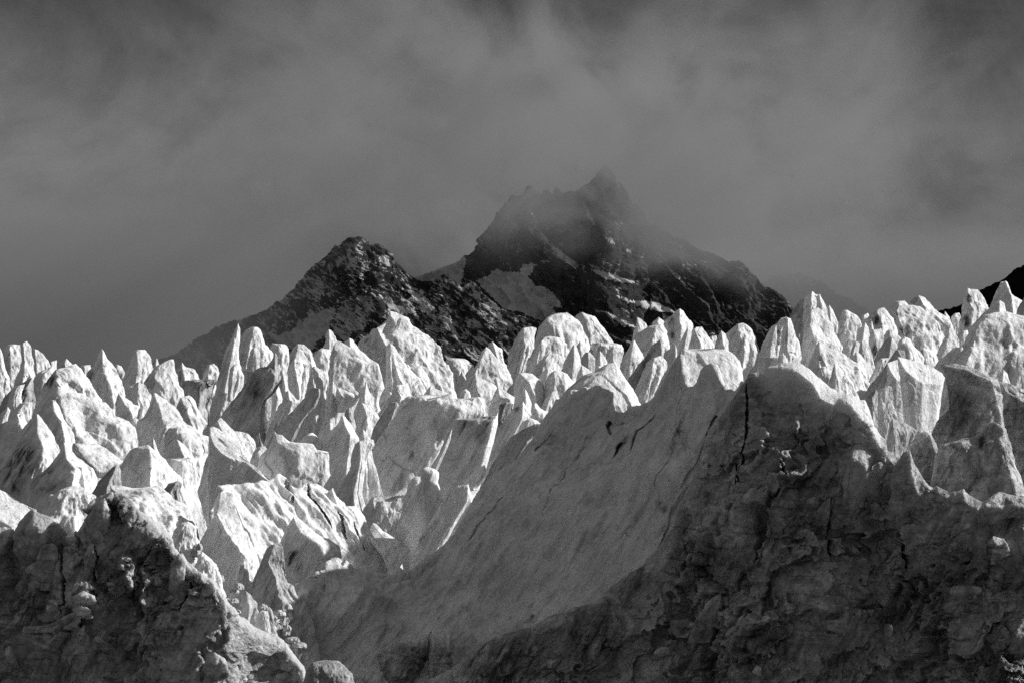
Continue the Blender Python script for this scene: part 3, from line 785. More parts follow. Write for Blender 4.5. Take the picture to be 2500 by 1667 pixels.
3|370|1685,540 1715,420 1758,333 1795,365 1835,405 1875,455 1900,540|1760,338 1775,460 1780,530|n=.7|peaked white serac immediately left of the tall pitted tower
3|360|1835,560 1800,365 1850,310 1890,283 1925,277 1965,298 2005,335 2022,380 2035,440 2062,515 2065,620 1990,680|1888,290 1915,400 1930,560|rr=.65|tall pitted white tower with a slanting round top, behind the bright trough
3|310|1010,800 1060,690 1130,590 1200,500 1240,440 1290,408 1312,445 1320,530 1260,640 1160,760|1300,420 1305,520 1240,620 1140,760|mat=g;dirt=.2;kf=.5;st=1180,590,60,.6|dirty dark blade leaning right, right of centre
3|320|1305,680 1320,500 1370,470 1405,438 1420,480 1422,560 1390,680|1410,445 1412,560 1370,670|n=.4|clean square-edged plate of ice just right of the dirty dark blade
3|270|1040,940 1110,770 1160,650 1200,580 1240,545 1290,528 1330,552 1350,605 1325,700 1280,800 1220,940|1245,548 1215,700 1150,880|rr=.5|tongue-shaped white serac leaning right, behind the bowl's rim
3|300|635,760 660,670 690,597 725,620 780,655 815,700 800,780|692,602 700,740|n=.5|small low white pyramid just behind the mound at the rim of the bowl
3|322|785,690 800,610 840,603 870,630 880,700||rr=.8;n=.5|bright snow lump beside the small low pyramid
3|280|395,900 405,740 430,672 480,640 535,645 580,665 612,720 635,770 620,900|480,645 500,780|rr=.7;n=.8|rounded bright boulder-like serac left of the mound at the bowl's rim
3|300|350,800 370,680 410,625 435,613 475,640 480,800||rr=.6;n=.7|small white lump behind the rounded boulder-like serac
3|280|165,910 185,760 200,665 260,657 310,665 360,700 395,750 415,805 400,900|225,668 290,740 345,860|rr=.5;n=.7|oval-faced white serac with a flat tilted cheek, below the split dome's left side
3|262|340,1020 400,870 450,800 505,792 520,870 500,1020||n=.7|small grey block between the oval-faced serac and the bowl's rim
3|257|150,1010 200,870 235,805 260,783 285,830 305,885 332,960 330,1030|260,788 265,920|n=.7|slim pointed serac left of the bowl's rim, grey on its left side
3|262|30,1090 62,900 110,880 170,890 155,970 130,1090||mat=g;dirt=.6|black-stained block beside the slim pointed serac
3|226|-20,1300 40,1110 110,1000 170,930 215,905 242,877 270,920 310,975 285,1040 220,1120 150,1300|240,882 238,1000 160,1150|st=190,930,25,.8;n=.7|peaked serac with a grey wall and a bright right face, beside the bowl's left rim
3|230|295,1080 305,900 340,885 375,930 425,965 435,1010 410,1080||n=.8|crumbly white block right of the peaked serac at the bowl's left rim
3|200|190,1190 205,1070 240,1030 300,1003 350,1020 385,1050 350,1190||rr=.7;n=.9|bright lumpy ice block lying against the bowl's upper left rim
3|158|150,1330 175,1240 220,1190 290,1160 355,1150 320,1230 250,1320||rr=.6;n=.9|sunlit crust of broken ice on the bowl's left rim
3|152|-80,1540 0,1370 80,1240 160,1140 250,1085 330,1050 392,1043 375,1100 285,1180 205,1300 110,1520|388,1048 360,1100 260,1190 150,1360|mat=g;kf=.5;n=.6|dark grey ice blade running along the upper left rim of the bowl
3|163|370,1140 500,880 570,800 620,750 700,690 800,650 870,600 920,583 955,590 985,640 1030,710 1075,780 1110,840 1132,888 1180,1060|900,590 830,690 800,800 800,1000|rr=.8;kf=.7;n=.7|broad bright mound capping the left horn of the big bowl
3|152|1240,820 1420,540 1455,475 1520,495 1640,495 1700,472 1780,480 1850,510 1900,560 1932,625 1935,740 1910,960|1457,480 1470,600 1500,740 1560,860|rr=.6;kf=.5;n=.5;tilt=.7|bright snowy trough-backed slab rising behind the middle of the bowl's rim
4|480|1155,560 1190,450 1218,423 1245,432 1282,422 1308,450 1325,560||n=.9|low knobbly far serac on the right skyline, behind the layered boulder
4|450|935,620 950,535 1000,515 1025,560 1030,620||n=.7|tiny far ice knob left of the stained round serac, right skyline
4|440|1560,620 1590,503 1622,540 1645,620||n=.6|tiny pointed ice tip in front of the black mountain foot
4|432|1630,680 1642,545 1665,517 1700,515 1712,560 1715,700||rr=.7|small round-headed serac left of the lined tower, before the black mountain
4|430|1300,600 1318,440 1350,400 1392,381 1432,395 1475,440 1515,480 1560,520 1600,550 1650,600 1680,680 1690,800|1390,386 1440,480 1500,620 1540,780|st=1360,430,40,.6;st2=1500,520,40,.5|high slanting serac behind the layered boulder on the right skyline
4|420|385,640 410,530 450,460 490,410 530,400 560,740|520,405 520,700|mat=g|grey slab leaning behind the left side of the tallest spire cluster
4|400|690,600 690,470 705,455 735,500 755,550 780,605 785,720|705,460 720,640|n=.8|pointed right shoulder of the tallest spire cluster
4|362|455,940 480,690 495,600 505,500 520,400 545,368 578,350 598,375 630,372 660,425 685,480 700,540 740,640 770,700 800,780 835,920|572,357 555,500 530,700 480,880|kf=.9;n=.9|tallest cluster of upright ice spires on the right skyline
+pinnacle|4|355|612,560 606,420 612,382 632,370 656,420 678,478 690,580|630,376 640,460 645,560|bury=.9
+rib|4|354|520,640 535,480 548,400 572,356 584,420 580,520 590,640|570,362 562,480 560,620|bury=.9
4|400|955,700 970,570 1010,530 1060,500 1090,480 1125,475 1155,510 1190,570 1225,630 1258,720 1270,860|1070,500 1100,620 1120,800|st=1065,560,40,.9;rr=.5|round-backed serac with a black vertical stain, right of the tallest cluster
4|380|1245,800 1200,600 1185,510 1220,468 1290,453 1350,455 1400,475 1450,520 1500,565 1540,610 1562,670 1580,800|1215,480 1235,560 1290,690 1330,780|rr=.6;st=1290,640,45,.9;st2=1480,580,50,.6;st3=1230,500,40,.6|big rounded boulder of ice with dark curved layers on the right skyline
4|370|805,880 772,650 790,555 812,497 842,492 885,520 925,550 945,600 950,690 915,860|838,500 815,620 835,820|rr=.7|egg-topped white serac right of the tallest spire cluster
4|360|895,820 918,640 955,620 982,588 1005,625 1020,720 1015,820|980,595 960,720|n=.6|small grey gabled serac between the egg-topped and the black-stained ones
4|340|1000,880 1015,690 1030,640 1065,645 1100,632 1120,680 1110,790 1085,880|1040,645 1070,780|st=1060,800,40,.8;n=.8|pale upright block above a dark hollow, in the right field
4|332|1105,820 1122,690 1145,650 1180,638 1215,662 1252,705 1255,820||rr=.7;n=.6|snow-capped hump right of the pale upright block
4|300|1030,920 1075,820 1120,740 1165,697 1190,702 1228,770 1215,860 1190,920|1185,705 1150,900|mat=g;n=.5|smooth grey flame-shaped serac in the right field
4|312|1200,850 1238,725 1285,698 1325,715 1348,760 1350,850||rr=.6;n=.6|low pale block under the layered boulder
4|336|1510,850 1570,740 1605,660 1632,585 1655,640 1695,720 1705,820|1633,590 1615,700 1575,820|n=.5|clean white pyramid at the foot of the lined tower
4|342|1680,780 1690,690 1715,655 1765,643 1790,740||rr=.7|small round block between the white pyramid and the big round-shouldered serac
4|390|1680,740 1705,600 1718,480 1728,415 1748,375 1745,345 1762,324 1800,337 1840,336 1870,375 1900,425 1918,475 1935,640|1765,330 1775,420 1790,520 1790,640|st=1755,580,40,.9;st2=1780,400,35,.7;n=.9|lined flat-topped tower standing in front of the black mountain's edge
4|370|1915,580 1945,450 1980,360 2008,300 2018,271 2036,290 2052,267 2068,278 2088,325 2105,372 2145,400 2180,425 2200,560|2056,275 2095,380 2110,520|st=2076,330,9,1.3;n=.6|twin-horned white serac set against the black mountain at far right
4|350|2120,600 2150,480 2195,400 2250,360 2300,600||mat=g;dirt=.25|dark streaked serac cut off by the right edge, below the black mountain
4|290|1730,760 1800,610 1870,530 1940,465 1990,425 2015,418 2045,440 2060,500 2080,680|2008,422 2010,520 2010,640|n=.5|smooth grey horn rising behind the big round-shouldered serac
4|330|100,1060 170,850 210,740 260,630 310,598 335,555 375,545 410,560 435,625 455,690 482,770 500,940|385,555 345,640 305,780 290,920|st=305,740,26,1.2;st2=320,670,22,1;kf=.9|stout pointed tower split by a black vertical streak, left of the tallest cluster
+flake|4|322|330,820 335,700 350,620 385,556 415,590 432,680 440,800|388,560 385,680 390,800|bury=.7
+flake|4|323|190,860 225,760 262,640 300,610 305,700 290,820|296,615 265,720 250,840|bury=.9
4|335|470,960 515,640 535,545 560,485 620,475 665,505 705,580 745,640 785,720 820,880|568,490 555,620 600,740|n=.8|broad white buttress in front of the tallest spire cluster
4|300|850,900 870,800 905,730 935,740 945,810 945,900||n=.6|small leaning white block under the egg-topped serac
4|290|925,880 935,770 958,720 985,728 1010,770 1030,830 1050,920|955,728 960,860|n=.7|round-tipped slim serac right of the small leaning block
4|270|855,940 885,845 912,805 945,830 980,880 1020,930 1060,1010|912,812 920,920|n=.6|low white peaked serac in front of the slim round-tipped one
4|305|1370,880 1390,800 1430,780 1490,800 1530,840 1540,880||rr=.7;n=.7|low pale boulder left of the white pyramid
4|272|1170,900 1220,790 1265,750 1305,738 1350,770 1400,815 1425,860 1420,940|1300,742 1330,860|rr=.6;n=.6|gently rounded white block behind the two sharp-edged slabs
4|252|990,1080 1040,960 1075,880 1105,855 1135,880 1180,840 1165,920 1080,1060||n=.8|bright crumbly slope of ice left of the long grey plate
4|250|1450,1020 1530,880 1600,810 1650,770 1700,775 1740,710 1780,640 1830,580 1900,535 1970,512 2060,503 2130,520 2195,545 2300,620 2350,1020|1838,590 1825,700 1770,900|rr=.55;kf=.6;st=2050,760,35,.5;n=.7|big round-shouldered white serac at the right edge, with a shaded left flank
4|250|500,1000 560,860 595,770 625,727 665,755 720,785 790,815 845,850 900,900 960,960 1000,1030 1040,1120|627,735 632,880 670,1000||pointed white serac behind the crest of the dark cliff
4|225|685,1120 715,1000 745,893 780,920 830,965 880,1040 930,1150|747,900 755,1000 730,1100|st=712,950,28,1.1;n=.8|white wedge with a black cleft on its left, just above the dark cliff's crest
4|228|930,1200 1020,1060 1110,950 1180,850 1215,795 1280,800 1295,900 1220,1020 1080,1200|1230,800 1250,880 1150,1020 1040,1180|mat=g;kf=.45;n=.4|long straight-edged grey plate slanting up to the right
4|190|1980,1060 2010,980 2040,945 2070,980 2095,1070||n=.5|little bright pyramid in front of the big round-shouldered serac
4|200|2080,1120 2120,980 2150,820 2200,845 2280,900 2320,1120|2152,825 2150,1000|kf=.5;n=.5|smooth grey plate standing at the right edge of the frame
4|172|985,1400 980,1165 1060,1098 1085,1130 1100,1440||mat=g;n=.6|small grey chip of ice left of the pale standing slab
4|165|1070,1540 1078,1110 1130,1088 1160,1070 1185,1082 1200,1220 1225,1320 1180,1500|1090,1105 1120,1300 1120,1500|kf=.5;n=.6|pale upright slab with flat top, left of the two sharp-edged slabs
4|140|1490,1460 1540,1340 1620,1240 1600,1100 1585,960 1562,915 1610,912 1665,900 1720,915 1790,930 1850,960 1920,1000 1980,1030 2010,1070 2045,1150 2070,1300 2090,1520|1565,915 1750,950 1940,1030 1990,1150 2040,1400|mat=d;kf=.5;n=.9;st=1700,1250,120,.6|dark craggy tower with a thin sunlit crest, right of the sharp-edged slabs
4|134|2050,1420 2035,1150 2003,1038 2090,1055 2195,1098 2330,1160 2420,1520|2005,1042 2060,1120 2200,1200 2250,1400|mat=d;kf=.5;n=.8|dark slab with a bright flat top at the right edge, above the dark cliff
4|138|1120,1580 1160,1430 1175,1335 1195,1320 1230,1345 1250,1370 1285,1352 1340,1385 1380,1425 1340,1520 1300,1580|1192,1328 1200,1440 1190,1560|mat=g;n=.8|small horned grey serac at the edge of the dark cliff, under the pale slab
4|119|1270,1660 1330,1500 1380,1430 1440,1415 1480,1440 1520,1520 1570,1660|1465,1430 1520,1540 1540,1640|mat=d;rr=.7;kf=.5|dark rounded block right of the small horned grey serac
4|117.5|1530,1620 1580,1520 1680,1490 1780,1470 1850,1440 1900,1380 1960,1340 2060,1400 2120,1620|2030,1400 2060,1560|mat=d;rr=.6;kf=.35;st=1880,1500,40,1.3;st2=1890,1505,25,1.5|dark dripping ice shelf with a small round cave, near the right edge
5|150|270,330 370,195 385,150 450,90 520,60 600,55 680,95 740,130 760,330||rr=.7;n=1.5|crumbled sunlit ice mound on top of the left dark buttress
5|132|810,330 830,150 840,52 900,55 1000,70 1060,95 1160,90 1210,80 1260,120 1300,150 1350,200 1450,260 1500,420|850,60 900,180 950,300|rr=.7;n=1.3;tilt=.9|rough sunlit shoulder of crusted ice behind the dark buttress crest
5|128|1290,560 1330,400 1380,340 1440,330 1515,370 1510,460 1530,600||rr=.7;n=1.6|crumbling ice heap in the gully right of the dark buttress crest
5|118|1480,700 1510,600 1550,560 1600,600 1650,660 1690,760||rr=.7;n=1.5|small crusted ice heap lower down the gully beside the dark buttress
5|131|1480,660 1590,380 1640,290 1640,200 1680,110 1720,90 1780,120 1820,250 1870,350 1920,430 1960,520 1980,650 1970,800|1690,115 1660,280 1740,420 1880,590 1880,780|n=.8;kf=.9|sunlit ice rib shaped like a bent knee, right of the gully
6|158|930,500 960,400 970,338 1000,345 1050,390 1110,430 1160,480 1180,540|975,345 1000,420 1060,500|n=.7|small bright fin at the lower end of the fluted ridge
6|162|1120,520 1160,435 1200,424 1250,458 1298,498 1310,580|1200,430 1220,540|n=.6|small bright-topped chip of ice at the back of the bowl
6|149|1085,700 1045,600 985,520 938,440 990,455 1080,458 1150,465 1220,500 1262,545 1220,620 1150,720|950,450 1050,520 1100,640|rr=.7;kf=.4;n=.6|shaded grey block with a thin bright rim at the end of the fluted ridge
6|176|870,480 900,230 940,170 965,133 1035,178 1110,140 1170,95 1245,50 1255,150 1230,260 1195,420 1170,540|970,140 1000,300 980,460|n=.6;kf=.5|grey upright block under the big smooth slab, with a hooked left corner
6|172|1150,560 1200,330 1240,200 1310,95 1380,30 1430,5 1490,55 1535,85 1510,200 1440,300 1385,430 1330,560|1425,12 1400,200 1340,420|n=.6;kf=.5|pale grey rounded buttress beneath the dirt-stained blade
6|146|1250,680 1330,460 1440,290 1530,150 1590,90 1622,52 1642,75 1672,55 1702,38 1716,95 1732,140 1680,240 1600,380 1500,530 1400,680|1705,45 1690,180 1600,330 1480,520|n=.6;kf=.5|long thin two-tipped ice blade lying along the bowl's inner rim
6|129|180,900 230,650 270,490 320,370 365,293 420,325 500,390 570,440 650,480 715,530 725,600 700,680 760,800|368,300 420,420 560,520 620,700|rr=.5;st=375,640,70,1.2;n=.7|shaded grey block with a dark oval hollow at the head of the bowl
6|121|20,900 60,760 110,660 130,590 165,535 200,505 270,500 288,560 300,680 330,800 385,890 470,960|215,515 170,640 230,760 240,900|n=.9;mat=g;kf=.6|shaded rough ice block left of the one with the oval hollow
5|112|1840,1010 1850,880 1880,862 1920,890 1968,960 1960,1010|1885,868 1900,990|mat=g;n=.7|angular fallen ice block lying in the gully
5|110|1930,1040 1945,990 1970,985 1985,1020 1985,1040||mat=g;rr=.9;n=.8|small round ice lump below the angular fallen block in the gully
5|109|1960,1075 1970,1030 2005,1008 2050,1020 2065,1060 2060,1080||mat=g;rr=.9;n=.8|largest of the rounded ice lumps at the bottom of the gully
5|111|2020,1050 2030,1000 2060,982 2085,1005 2090,1050||mat=g;rr=.9;n=.8|round ice lump at the right end of the gully row
2|163|1340,1500 1345,1390 1390,1375 1450,1395 1485,1420 1475,1500||rr=.9;n=.6|egg-shaped ice block resting at the left foot of the dirt-stained blade
2|160|1235,1560 1265,1470 1300,1448 1340,1450 1360,1500 1350,1560||rr=.9;n=.7|lower round ice block of the pair below the egg-shaped one
2|161|1285,1490 1300,1450 1330,1435 1355,1460 1350,1500||rr=.9;n=.6|small upper ice lump touching the egg-shaped block
6|166|1232,150 1240,60 1262,10 1310,25 1318,80 1270,160||rr=.9;n=.7|pale lumpy ice boulder stuck in the crack above the grey upright block
6|97|425,1640 455,1490 500,1408 600,1390 700,1395 760,1440 800,1510 850,1640|520,1405 520,1560|mat=d;rr=.7;kf=.6;n=.8|dark rounded ice block at the bottom edge in the front notch
'''

OPTKEY = {'kf': 'kf', 'kb': 'kb', 'tilt': 'tilt', 'rr': 'rr', 'n': 'namp', 'dirt': 'dirt'}

def parse_line(f):
    tile, D = int(f[0]), float(f[1])
    o = pts(f[2], tile)
    r = pts(f[3], tile) if f[3].strip() else None
    kw, mat, stains = {}, 'w', []
    for kv in f[4].split(';') if len(f) > 4 else []:
        if '=' not in kv:
            continue
        k, v = kv.split('=')
        if k == 'mat':
            mat = v
        elif k.startswith('st'):  # several patches blacken shaded cheeks, clefts and cave mouths
            sx_, sy_, sr_, sv_ = [float(q) for q in v.split(',')]
            ox, oy = TILES[tile]
            stains.append((sx_ / TS + ox, sy_ / TS + oy, sr_ / TS, sv_))
        else:
            kw[OPTKEY.get(k, k)] = float(v)
    return o, r, D, mat, stains, kw

last = None
for line in SERACS.strip().split('\n'):
    f = line.split('|')
    part = None
    if f[0].startswith('+'):
        part = f[0][1:]
        f = f[1:]
    o, r, D, mat, stains, kw = parse_line(f)
    if 'bury' in kw:
        kw['ext'] = False
    V, F_, st = ice_body(o, r, D, stains=stains, **kw)
    if part:
        make_obj(part, V, F_, MATS[mat], parent=last, stain=st)
        continue
    label = f[5].strip()
    small = any(w in label for w in (' block', ' lump', ' heap', ' pile', ' boulder', ' chunk', ' chip')) and 'boulder of ice with' not in label and 'boulder-like' not in label
    nm = 'ice_block' if small else 'serac'
    last = make_obj(nm, V, F_, MATS[mat], stain=st)
    tag(last, label, 'ice block' if small else 'serac', 'blocks of ice among the seracs' if small else 'seracs of the glacier')

# small sharp blades wedged in the gaps
rg = np.random.RandomState(21)
placed = 0
while placed < 70:
    D_ = rg.uniform(215, 470)
    x_ = rg.uniform(20, 2480)
    gz_ = float(ground_z(np.array((x_ - CX) / FPX * D_), np.array(D_)))
    y_ = CY - (gz_ + rg.uniform(7.5, 11.5)) * FPX / D_
    if x_ > 1250 and D_ < 260:
        continue
    h_ = rg.uniform(3.0, 6.5) * FPX / D_ * 0.75
    w_ = h_ * rg.uniform(0.28, 0.6)
    ln = rg.uniform(-0.1, 0.45) * w_
    o_ = np.array([(x_ - w_, y_ + h_), (x_ - w_ * rg.uniform(.45, .8) + ln * .5, y_ + h_ * .45), (x_ - w_ * .18 + ln, y_ + h_ * .08), (x_ + ln, y_), (x_ + w_ * rg.uniform(.1, .3) + ln, y_ + h_ * rg.uniform(.08, .2)), (x_ + w_ * rg.uniform(.5, .8) + ln * .5, y_ + h_ * .55), (x_ + w_, y_ + h_)])
    V, F_, st = ice_body(o_, None, D_, rr=rg.uniform(.1, .5), namp=1.1)
    tag(make_obj('serac', V, F_, M_WHITE, stain=st), 'small sharp ice blade wedged in a gap between larger seracs', 'serac', 'small blades between the seracs')
    placed += 1

# ---------------------------------------------------------------- the big foreground ice faces
def P(s):
    return [tuple(float(v) for v in q.split(',')) for q in s.split()]

SHELF = P('600,1560 640,1530 662,1508 690,1485 705,1463 733,1441 760,1430 780,1433 795,1435 818,1428 840,1429 858,1430 880,1433 900,1437 912,1446 940,1448 990,1452')
def bowl_depth(x, y):
    ys = np.interp(x, [p[0] for p in SHELF], [p[1] for p in SHELF])
    win = sstep(590, 680, x) * (1 - sstep(890, 985, x))
    return bowl_base(x, y) - 2.4 * win * sstep(-2, 14, y - ys) * (1 - 0.75 * sstep(20, 170, y - ys))

def bowl_base(x, y):
    X = (x - 1350) * 0.0237
    Z = (1200 - y) * 0.0237
    return np.maximum(128 - 0.8 * X - 0.05 * X * X + 0.95 * Z + 0.012 * Z * Z, 119.5 - 0.2 * (x - 1700) * 0.0195 + 0.3 * Z)

def bowl_disp(q):
    s = q.copy()
    s[:, 0] -= 0.75 * q[:, 2]
    a = s * np.array([1.0, 0.5, 0.13])
    return 0.95 * fbm(q / 5.5, 3) + 0.38 * ridged(a / 2.4, 3) + 0.16 * ridged(q * np.array([1, 1, .6]) / 1.3, 2) + 0.10 * fbm(a / 0.5, 3) + 0.035 * fbm(q / 0.22, 2)

top = P('''540,1620 600,1570 650,1510 700,1440 745,1416 785,1398 817,1373 849,1387 887,1393 922,1396 967,1390 1005,1377 1040,1352 1078,1326 1110,1288 1142,1231
1174,1183 1219,1146 1264,1114 1296,1076 1321,1038 1359,984 1382,962 1396,948 1410,952 1425,942 1440,946 1452,937 1466,935 1476,941 1484,944 1500,955 1516,996 1535,977 1548,984 1560,984
1583,974 1602,949 1630,907 1653,872 1664,852 1667,891 1677,936 1701,950 1723,931 1745,906 1761,930 1784,949 1796,957 1819,930 1850,1000''')
cr = [(P('1484,1010 1475,1030 1480,1050'), 7, 0.9), (P('1502,1065 1492,1080 1484,1105'), 8, 1.0), (P('1600,1000 1560,1050 1540,1085 1525,1120'), 4, 0.35),
      (P('1345,1060 1330,1085 1318,1115'), 7, 0.4), (P('1430,1060 1390,1130 1370,1180 1330,1260'), 3, 0.12), (P('1750,1015 1730,1040 1715,1070'), 7, 0.5),
      (P('1690,1010 1640,1110 1600,1200'), 3, 0.12), (P('1240,1190 1190,1280 1120,1370'), 4, 0.15)]
sts = [(1510, 1060, 22, .6), (1450, 1235, 22, .6), (1608, 1230, 16, .8), (1290, 1505, 18, .7), (1345, 1075, 30, .5), (1120, 1425, 14, .6)]
V, F_, st = wall(top, 1690, bowl_depth, step=2.7, lip=0.5, lip_px=8, back=5, back_slope=0.9, disp=bowl_disp, cracks=cr, stains=sts)
vx = V[:, 0] / V[:, 1] * FPX + CX
vy = CY - V[:, 2] / V[:, 1] * FPX
ysh = np.interp(vx, [p[0] for p in SHELF], [p[1] for p in SHELF])
cu = np.clip(1 - np.abs(vy - ysh - 5) / 13, 0, 1) * sstep(640, 700, vx) * (1 - sstep(880, 930, vx))  # shelf lip and bowl rim lightened to show backlit edges
ycr = np.interp(vx, [p[0] for p in top], [p[1] for p in top])
cu = np.maximum(cu, 0.8 * np.clip(1 - (vy - ycr) / 9, 0, 1) * sstep(780, 860, vx))
b = make_obj('ice_slope', V, F_, M_BOWL, stain=st, crust=np.clip(cu, 0, 1))
tag(b, 'huge smooth shaded bowl of ice sweeping up right across the middle foreground', 'ice slope')

# blocks with one flat tilted top
FLAT = r'''
1|185|1605,925 1625,908 1680,930 1740,975 1800,1030 1840,1080 1880,1150 1932,1208 2010,1262 2098,1330 2070,1334 1990,1278 1925,1224 1860,1174 1760,1153 1690,1106 1640,1050 1610,985|1560|w|dx=.45;dz=1.15;taper=1.12;fl=.2;n=.35|great leaf-shaped ice blade with a bright oval face above a dark concave side|serac
4|170|1148,895 1180,885 1235,865 1262,920 1292,1062 1255,1042 1215,1015 1175,960|1460|w|dx=.9;dz=.9;taper=1.15;n=.5|narrow left one of the two sharp-edged slabs with bright tilted tops|serac
4|156|1225,848 1340,875 1420,900 1500,930 1560,970 1587,1010 1558,1064 1480,1052 1415,1048 1350,1005 1290,955|1470|w|dx=.8;dz=1.0;taper=.62;fl=0;n=.4|large sharp-edged slab with a bright tilted top and broken grey front|serac
5|138|-90,20 0,88 60,115 130,170 210,212 285,240 240,262 160,290 140,355 90,372 0,318 -90,280|620|w|dx=.5;dz=1.1;taper=1.1;n=.3|bright smooth tilted slab in the lower left corner above the dark ice|serac
'''
for line in FLAT.strip().split('\n'):
    f = line.split('|')
    kw = {}
    for kv in f[4 + 1].split(';'):
        k_, v_ = kv.split('=')
        kw['namp' if k_ == 'n' else k_] = float(v_)
    V, F_, st = slab(pts(f[2], int(f[0])), float(f[3]) / TS + TILES[int(f[0])][1], float(f[1]), **kw)
    o = make_obj(f[7], V, F_, MATS[f[4]], stain=st)
    tag(o, f[6], f[7], 'seracs of the glacier')

# the fluted ridge that falls to the right into the bowl
def ridge_depth(x, y):
    X = (x - 700) * 0.0235
    Z = (1250 - y) * 0.0235
    return 147 + 0.85 * X + 0.75 * Z
def ridge_disp(q):
    c = q[:, 0] * 0.80 + q[:, 2] * 0.60
    l = q[:, 0] * 0.60 - q[:, 2] * 0.80
    fl = np.stack([c, 0.12 * l, 0.4 * q[:, 1]], -1)
    return 0.60 * ridged(fl / 1.9 + 3.3, 3, 0.5) + 0.45 * fbm(q / 2.6, 3) + 0.22 * ridged(fl / 0.6, 2) + 0.03 * fbm(q / 0.2, 2)
top = P('''500,1330 512,1260 525,1212 536,1188 552,1179 575,1181 600,1177 622,1178 640,1172 655,1172 668,1162 683,1155 697,1164 712,1184 727,1190 742,1180 760,1181 778,1192 795,1210 815,1228
838,1234 860,1234 876,1240 890,1262 906,1298 922,1328 940,1352 960,1375 985,1392 1000,1410''')
V, F_, st = wall(top, 1450, ridge_depth, step=2.2, lip=0.3, lip_px=5, back=3, back_slope=1.4, disp=ridge_disp,
                 cracks=[(P('752,1182 765,1215 790,1262 812,1290'), 5, 0.9), (P('700,1170 715,1200 716,1222'), 5, 0.7), (P('820,1250 840,1290 850,1310'), 3.5, 0.6), (P('862,1270 880,1320 892,1342'), 3.5, 0.6)])
fr_ = make_obj('ice_ridge', V, F_, M_WHITE, stain=st)
tag(fr_, 'brilliant fluted ice ridge sweeping down right to the bowl, lower centre', 'ice ridge')
for o_, r_ in (('420,210 440,75 470,42 540,40 590,62 640,100 700,145 760,200 790,270', '450,65 560,150 700,230'), ('960,520 940,410 975,340 1000,348 1050,400 1110,440 1150,470', '970,345 1030,420'),
               ('600,140 640,90 668,70 700,140 735,190', '660,80 680,150')):
    V, F_, st = ice_body(pts(o_, 6), pts(r_, 6), 152, kf=0.7, rr=0.4, tilt=0.6, namp=0.6)
    make_obj('fin', V, F_, M_WHITE, parent=fr_, stain=st)

def cliff_disp(q, s=1.0, seed=0):
    """broken, plucked ice: tall tilted plates, ragged edges, a faint grain of flat layers"""
    o = seed * 3.7
    wob = q + 0.8 * np.stack([fbm(q / 2.2 + 3.1 + o, 3), fbm(q / 2.2 + 9.2 + o, 3), 0.4 * fbm(q / 2.2 + 5.7 + o, 3)], -1)
    wob = wob + 0.35 * np.stack([fbm(q / 0.7 + 1.1 + o, 3), 0 * q[:, 0], fbm(q / 0.7 + 4.4 + o, 3)], -1)
    wob[:, 0] -= 0.42 * wob[:, 2]
    f1, e1 = worley(wob / np.array([2.0, 2.4, 3.3]), seed)
    f2, e2 = worley((wob + 0.4 * (wob - q)) / np.array([0.75, 0.85, 1.5]), seed + 5)
    m = sstep(-0.25, 0.35, fbm(q / 5.0 + 2.0 + o, 2))
    lay = wob * np.array([0.35, 1.0, 4.0])
    d = 0.66 * f1 + 0.40 * f2 * (0.3 + 0.7 * m) + 0.85 * fbm(q / 5.0 + o, 2)
    d += 0.30 * ridged(wob / np.array([1.3, 1.3, 3.0]) + o, 4, 0.6) * (0.3 + 0.7 * m) + 0.05 * fbm(lay / 0.9, 3) + 0.13 * m * ridged(q / 0.42, 3, 0.6)
    return d * s

# dark fronted shelf at the foot of the bowl
top = P('860,1720 872,1664 884,1630 899,1602 915,1592 938,1577 962,1569 985,1563 1010,1561 1027,1560 1030,1548 1046,1541 1062,1536 1080,1537 1096,1541 1094,1560 1086,1590 1076,1618 1060,1650 1056,1720')
V, F_, st, cu = wall(top, 1720, lambda x, y: bowl_base(x, np.interp(x, [p[0] for p in top], [p[1] for p in top])) - 1.6 + 0.15 * (1600 - y) * 0.019 + 0.5 * np.cos(x / 24.0), step=2.0, lip=2.2, lip_px=12, back=4, back_slope=0.4,
                 disp=lambda q: cliff_disp(q, 0.45, 3), fade_px=20, calm=0.3, glow_paint_px=55)
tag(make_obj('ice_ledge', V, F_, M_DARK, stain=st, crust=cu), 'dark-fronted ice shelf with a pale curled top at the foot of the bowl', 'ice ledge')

def cliff_depth(x, y):
    X = (x - 1700) * 0.0195
    Z = (1300 - y) * 0.0195
    return 114.5 - 0.22 * X + 0.10 * Z + 0.9 * np.cos(x / 85.0) * sstep(900, 1300, y)
top = P('''960,1700 1010,1672 1062,1652 1110,1626 1158,1597 1184,1572 1222,1550 1300,1527 1343,1502 1407,1480 1461,1460 1493,1432 1535,1397 1583,1374 1611,1352
1630,1320 1646,1279 1662,1231 1691,1167 1710,1108 1729,1060 1758,1012 1793,965 1810,936 1822,922 1832,912 1845,908 1862,900 1885,896 1905,893 1937,897 1966,919 1988,938
2004,967 2020,980 2036,986 2052,981 2068,978 2087,1002 2106,1030 2128,1046 2138,1066 2150,1092 2172,1102 2188,1116 2206,1118 2222,1150 2236,1172 2252,1170 2276,1186 2290,1182 2318,1199 2352,1192 2374,1212 2396,1222 2420,1214 2436,1226 2464,1221 2490,1206 2540,1215 2640,1190''')
cr = [(P('1822,935 1825,1000 1828,1060 1822,1110 1816,1150 1812,1180'), 5, 1.6), (P('1800,1130 1808,1165 1800,1200'), 3.5, 0.8), (P('2027,1215 2025,1240 2030,1275 2020,1330 2015,1372'), 7, 1.6),
      (P('2160,1180 2175,1210 2196,1235 2200,1258'), 5, 0.9), (P('2222,1310 2222,1350 2224,1395'), 5, 0.9)]
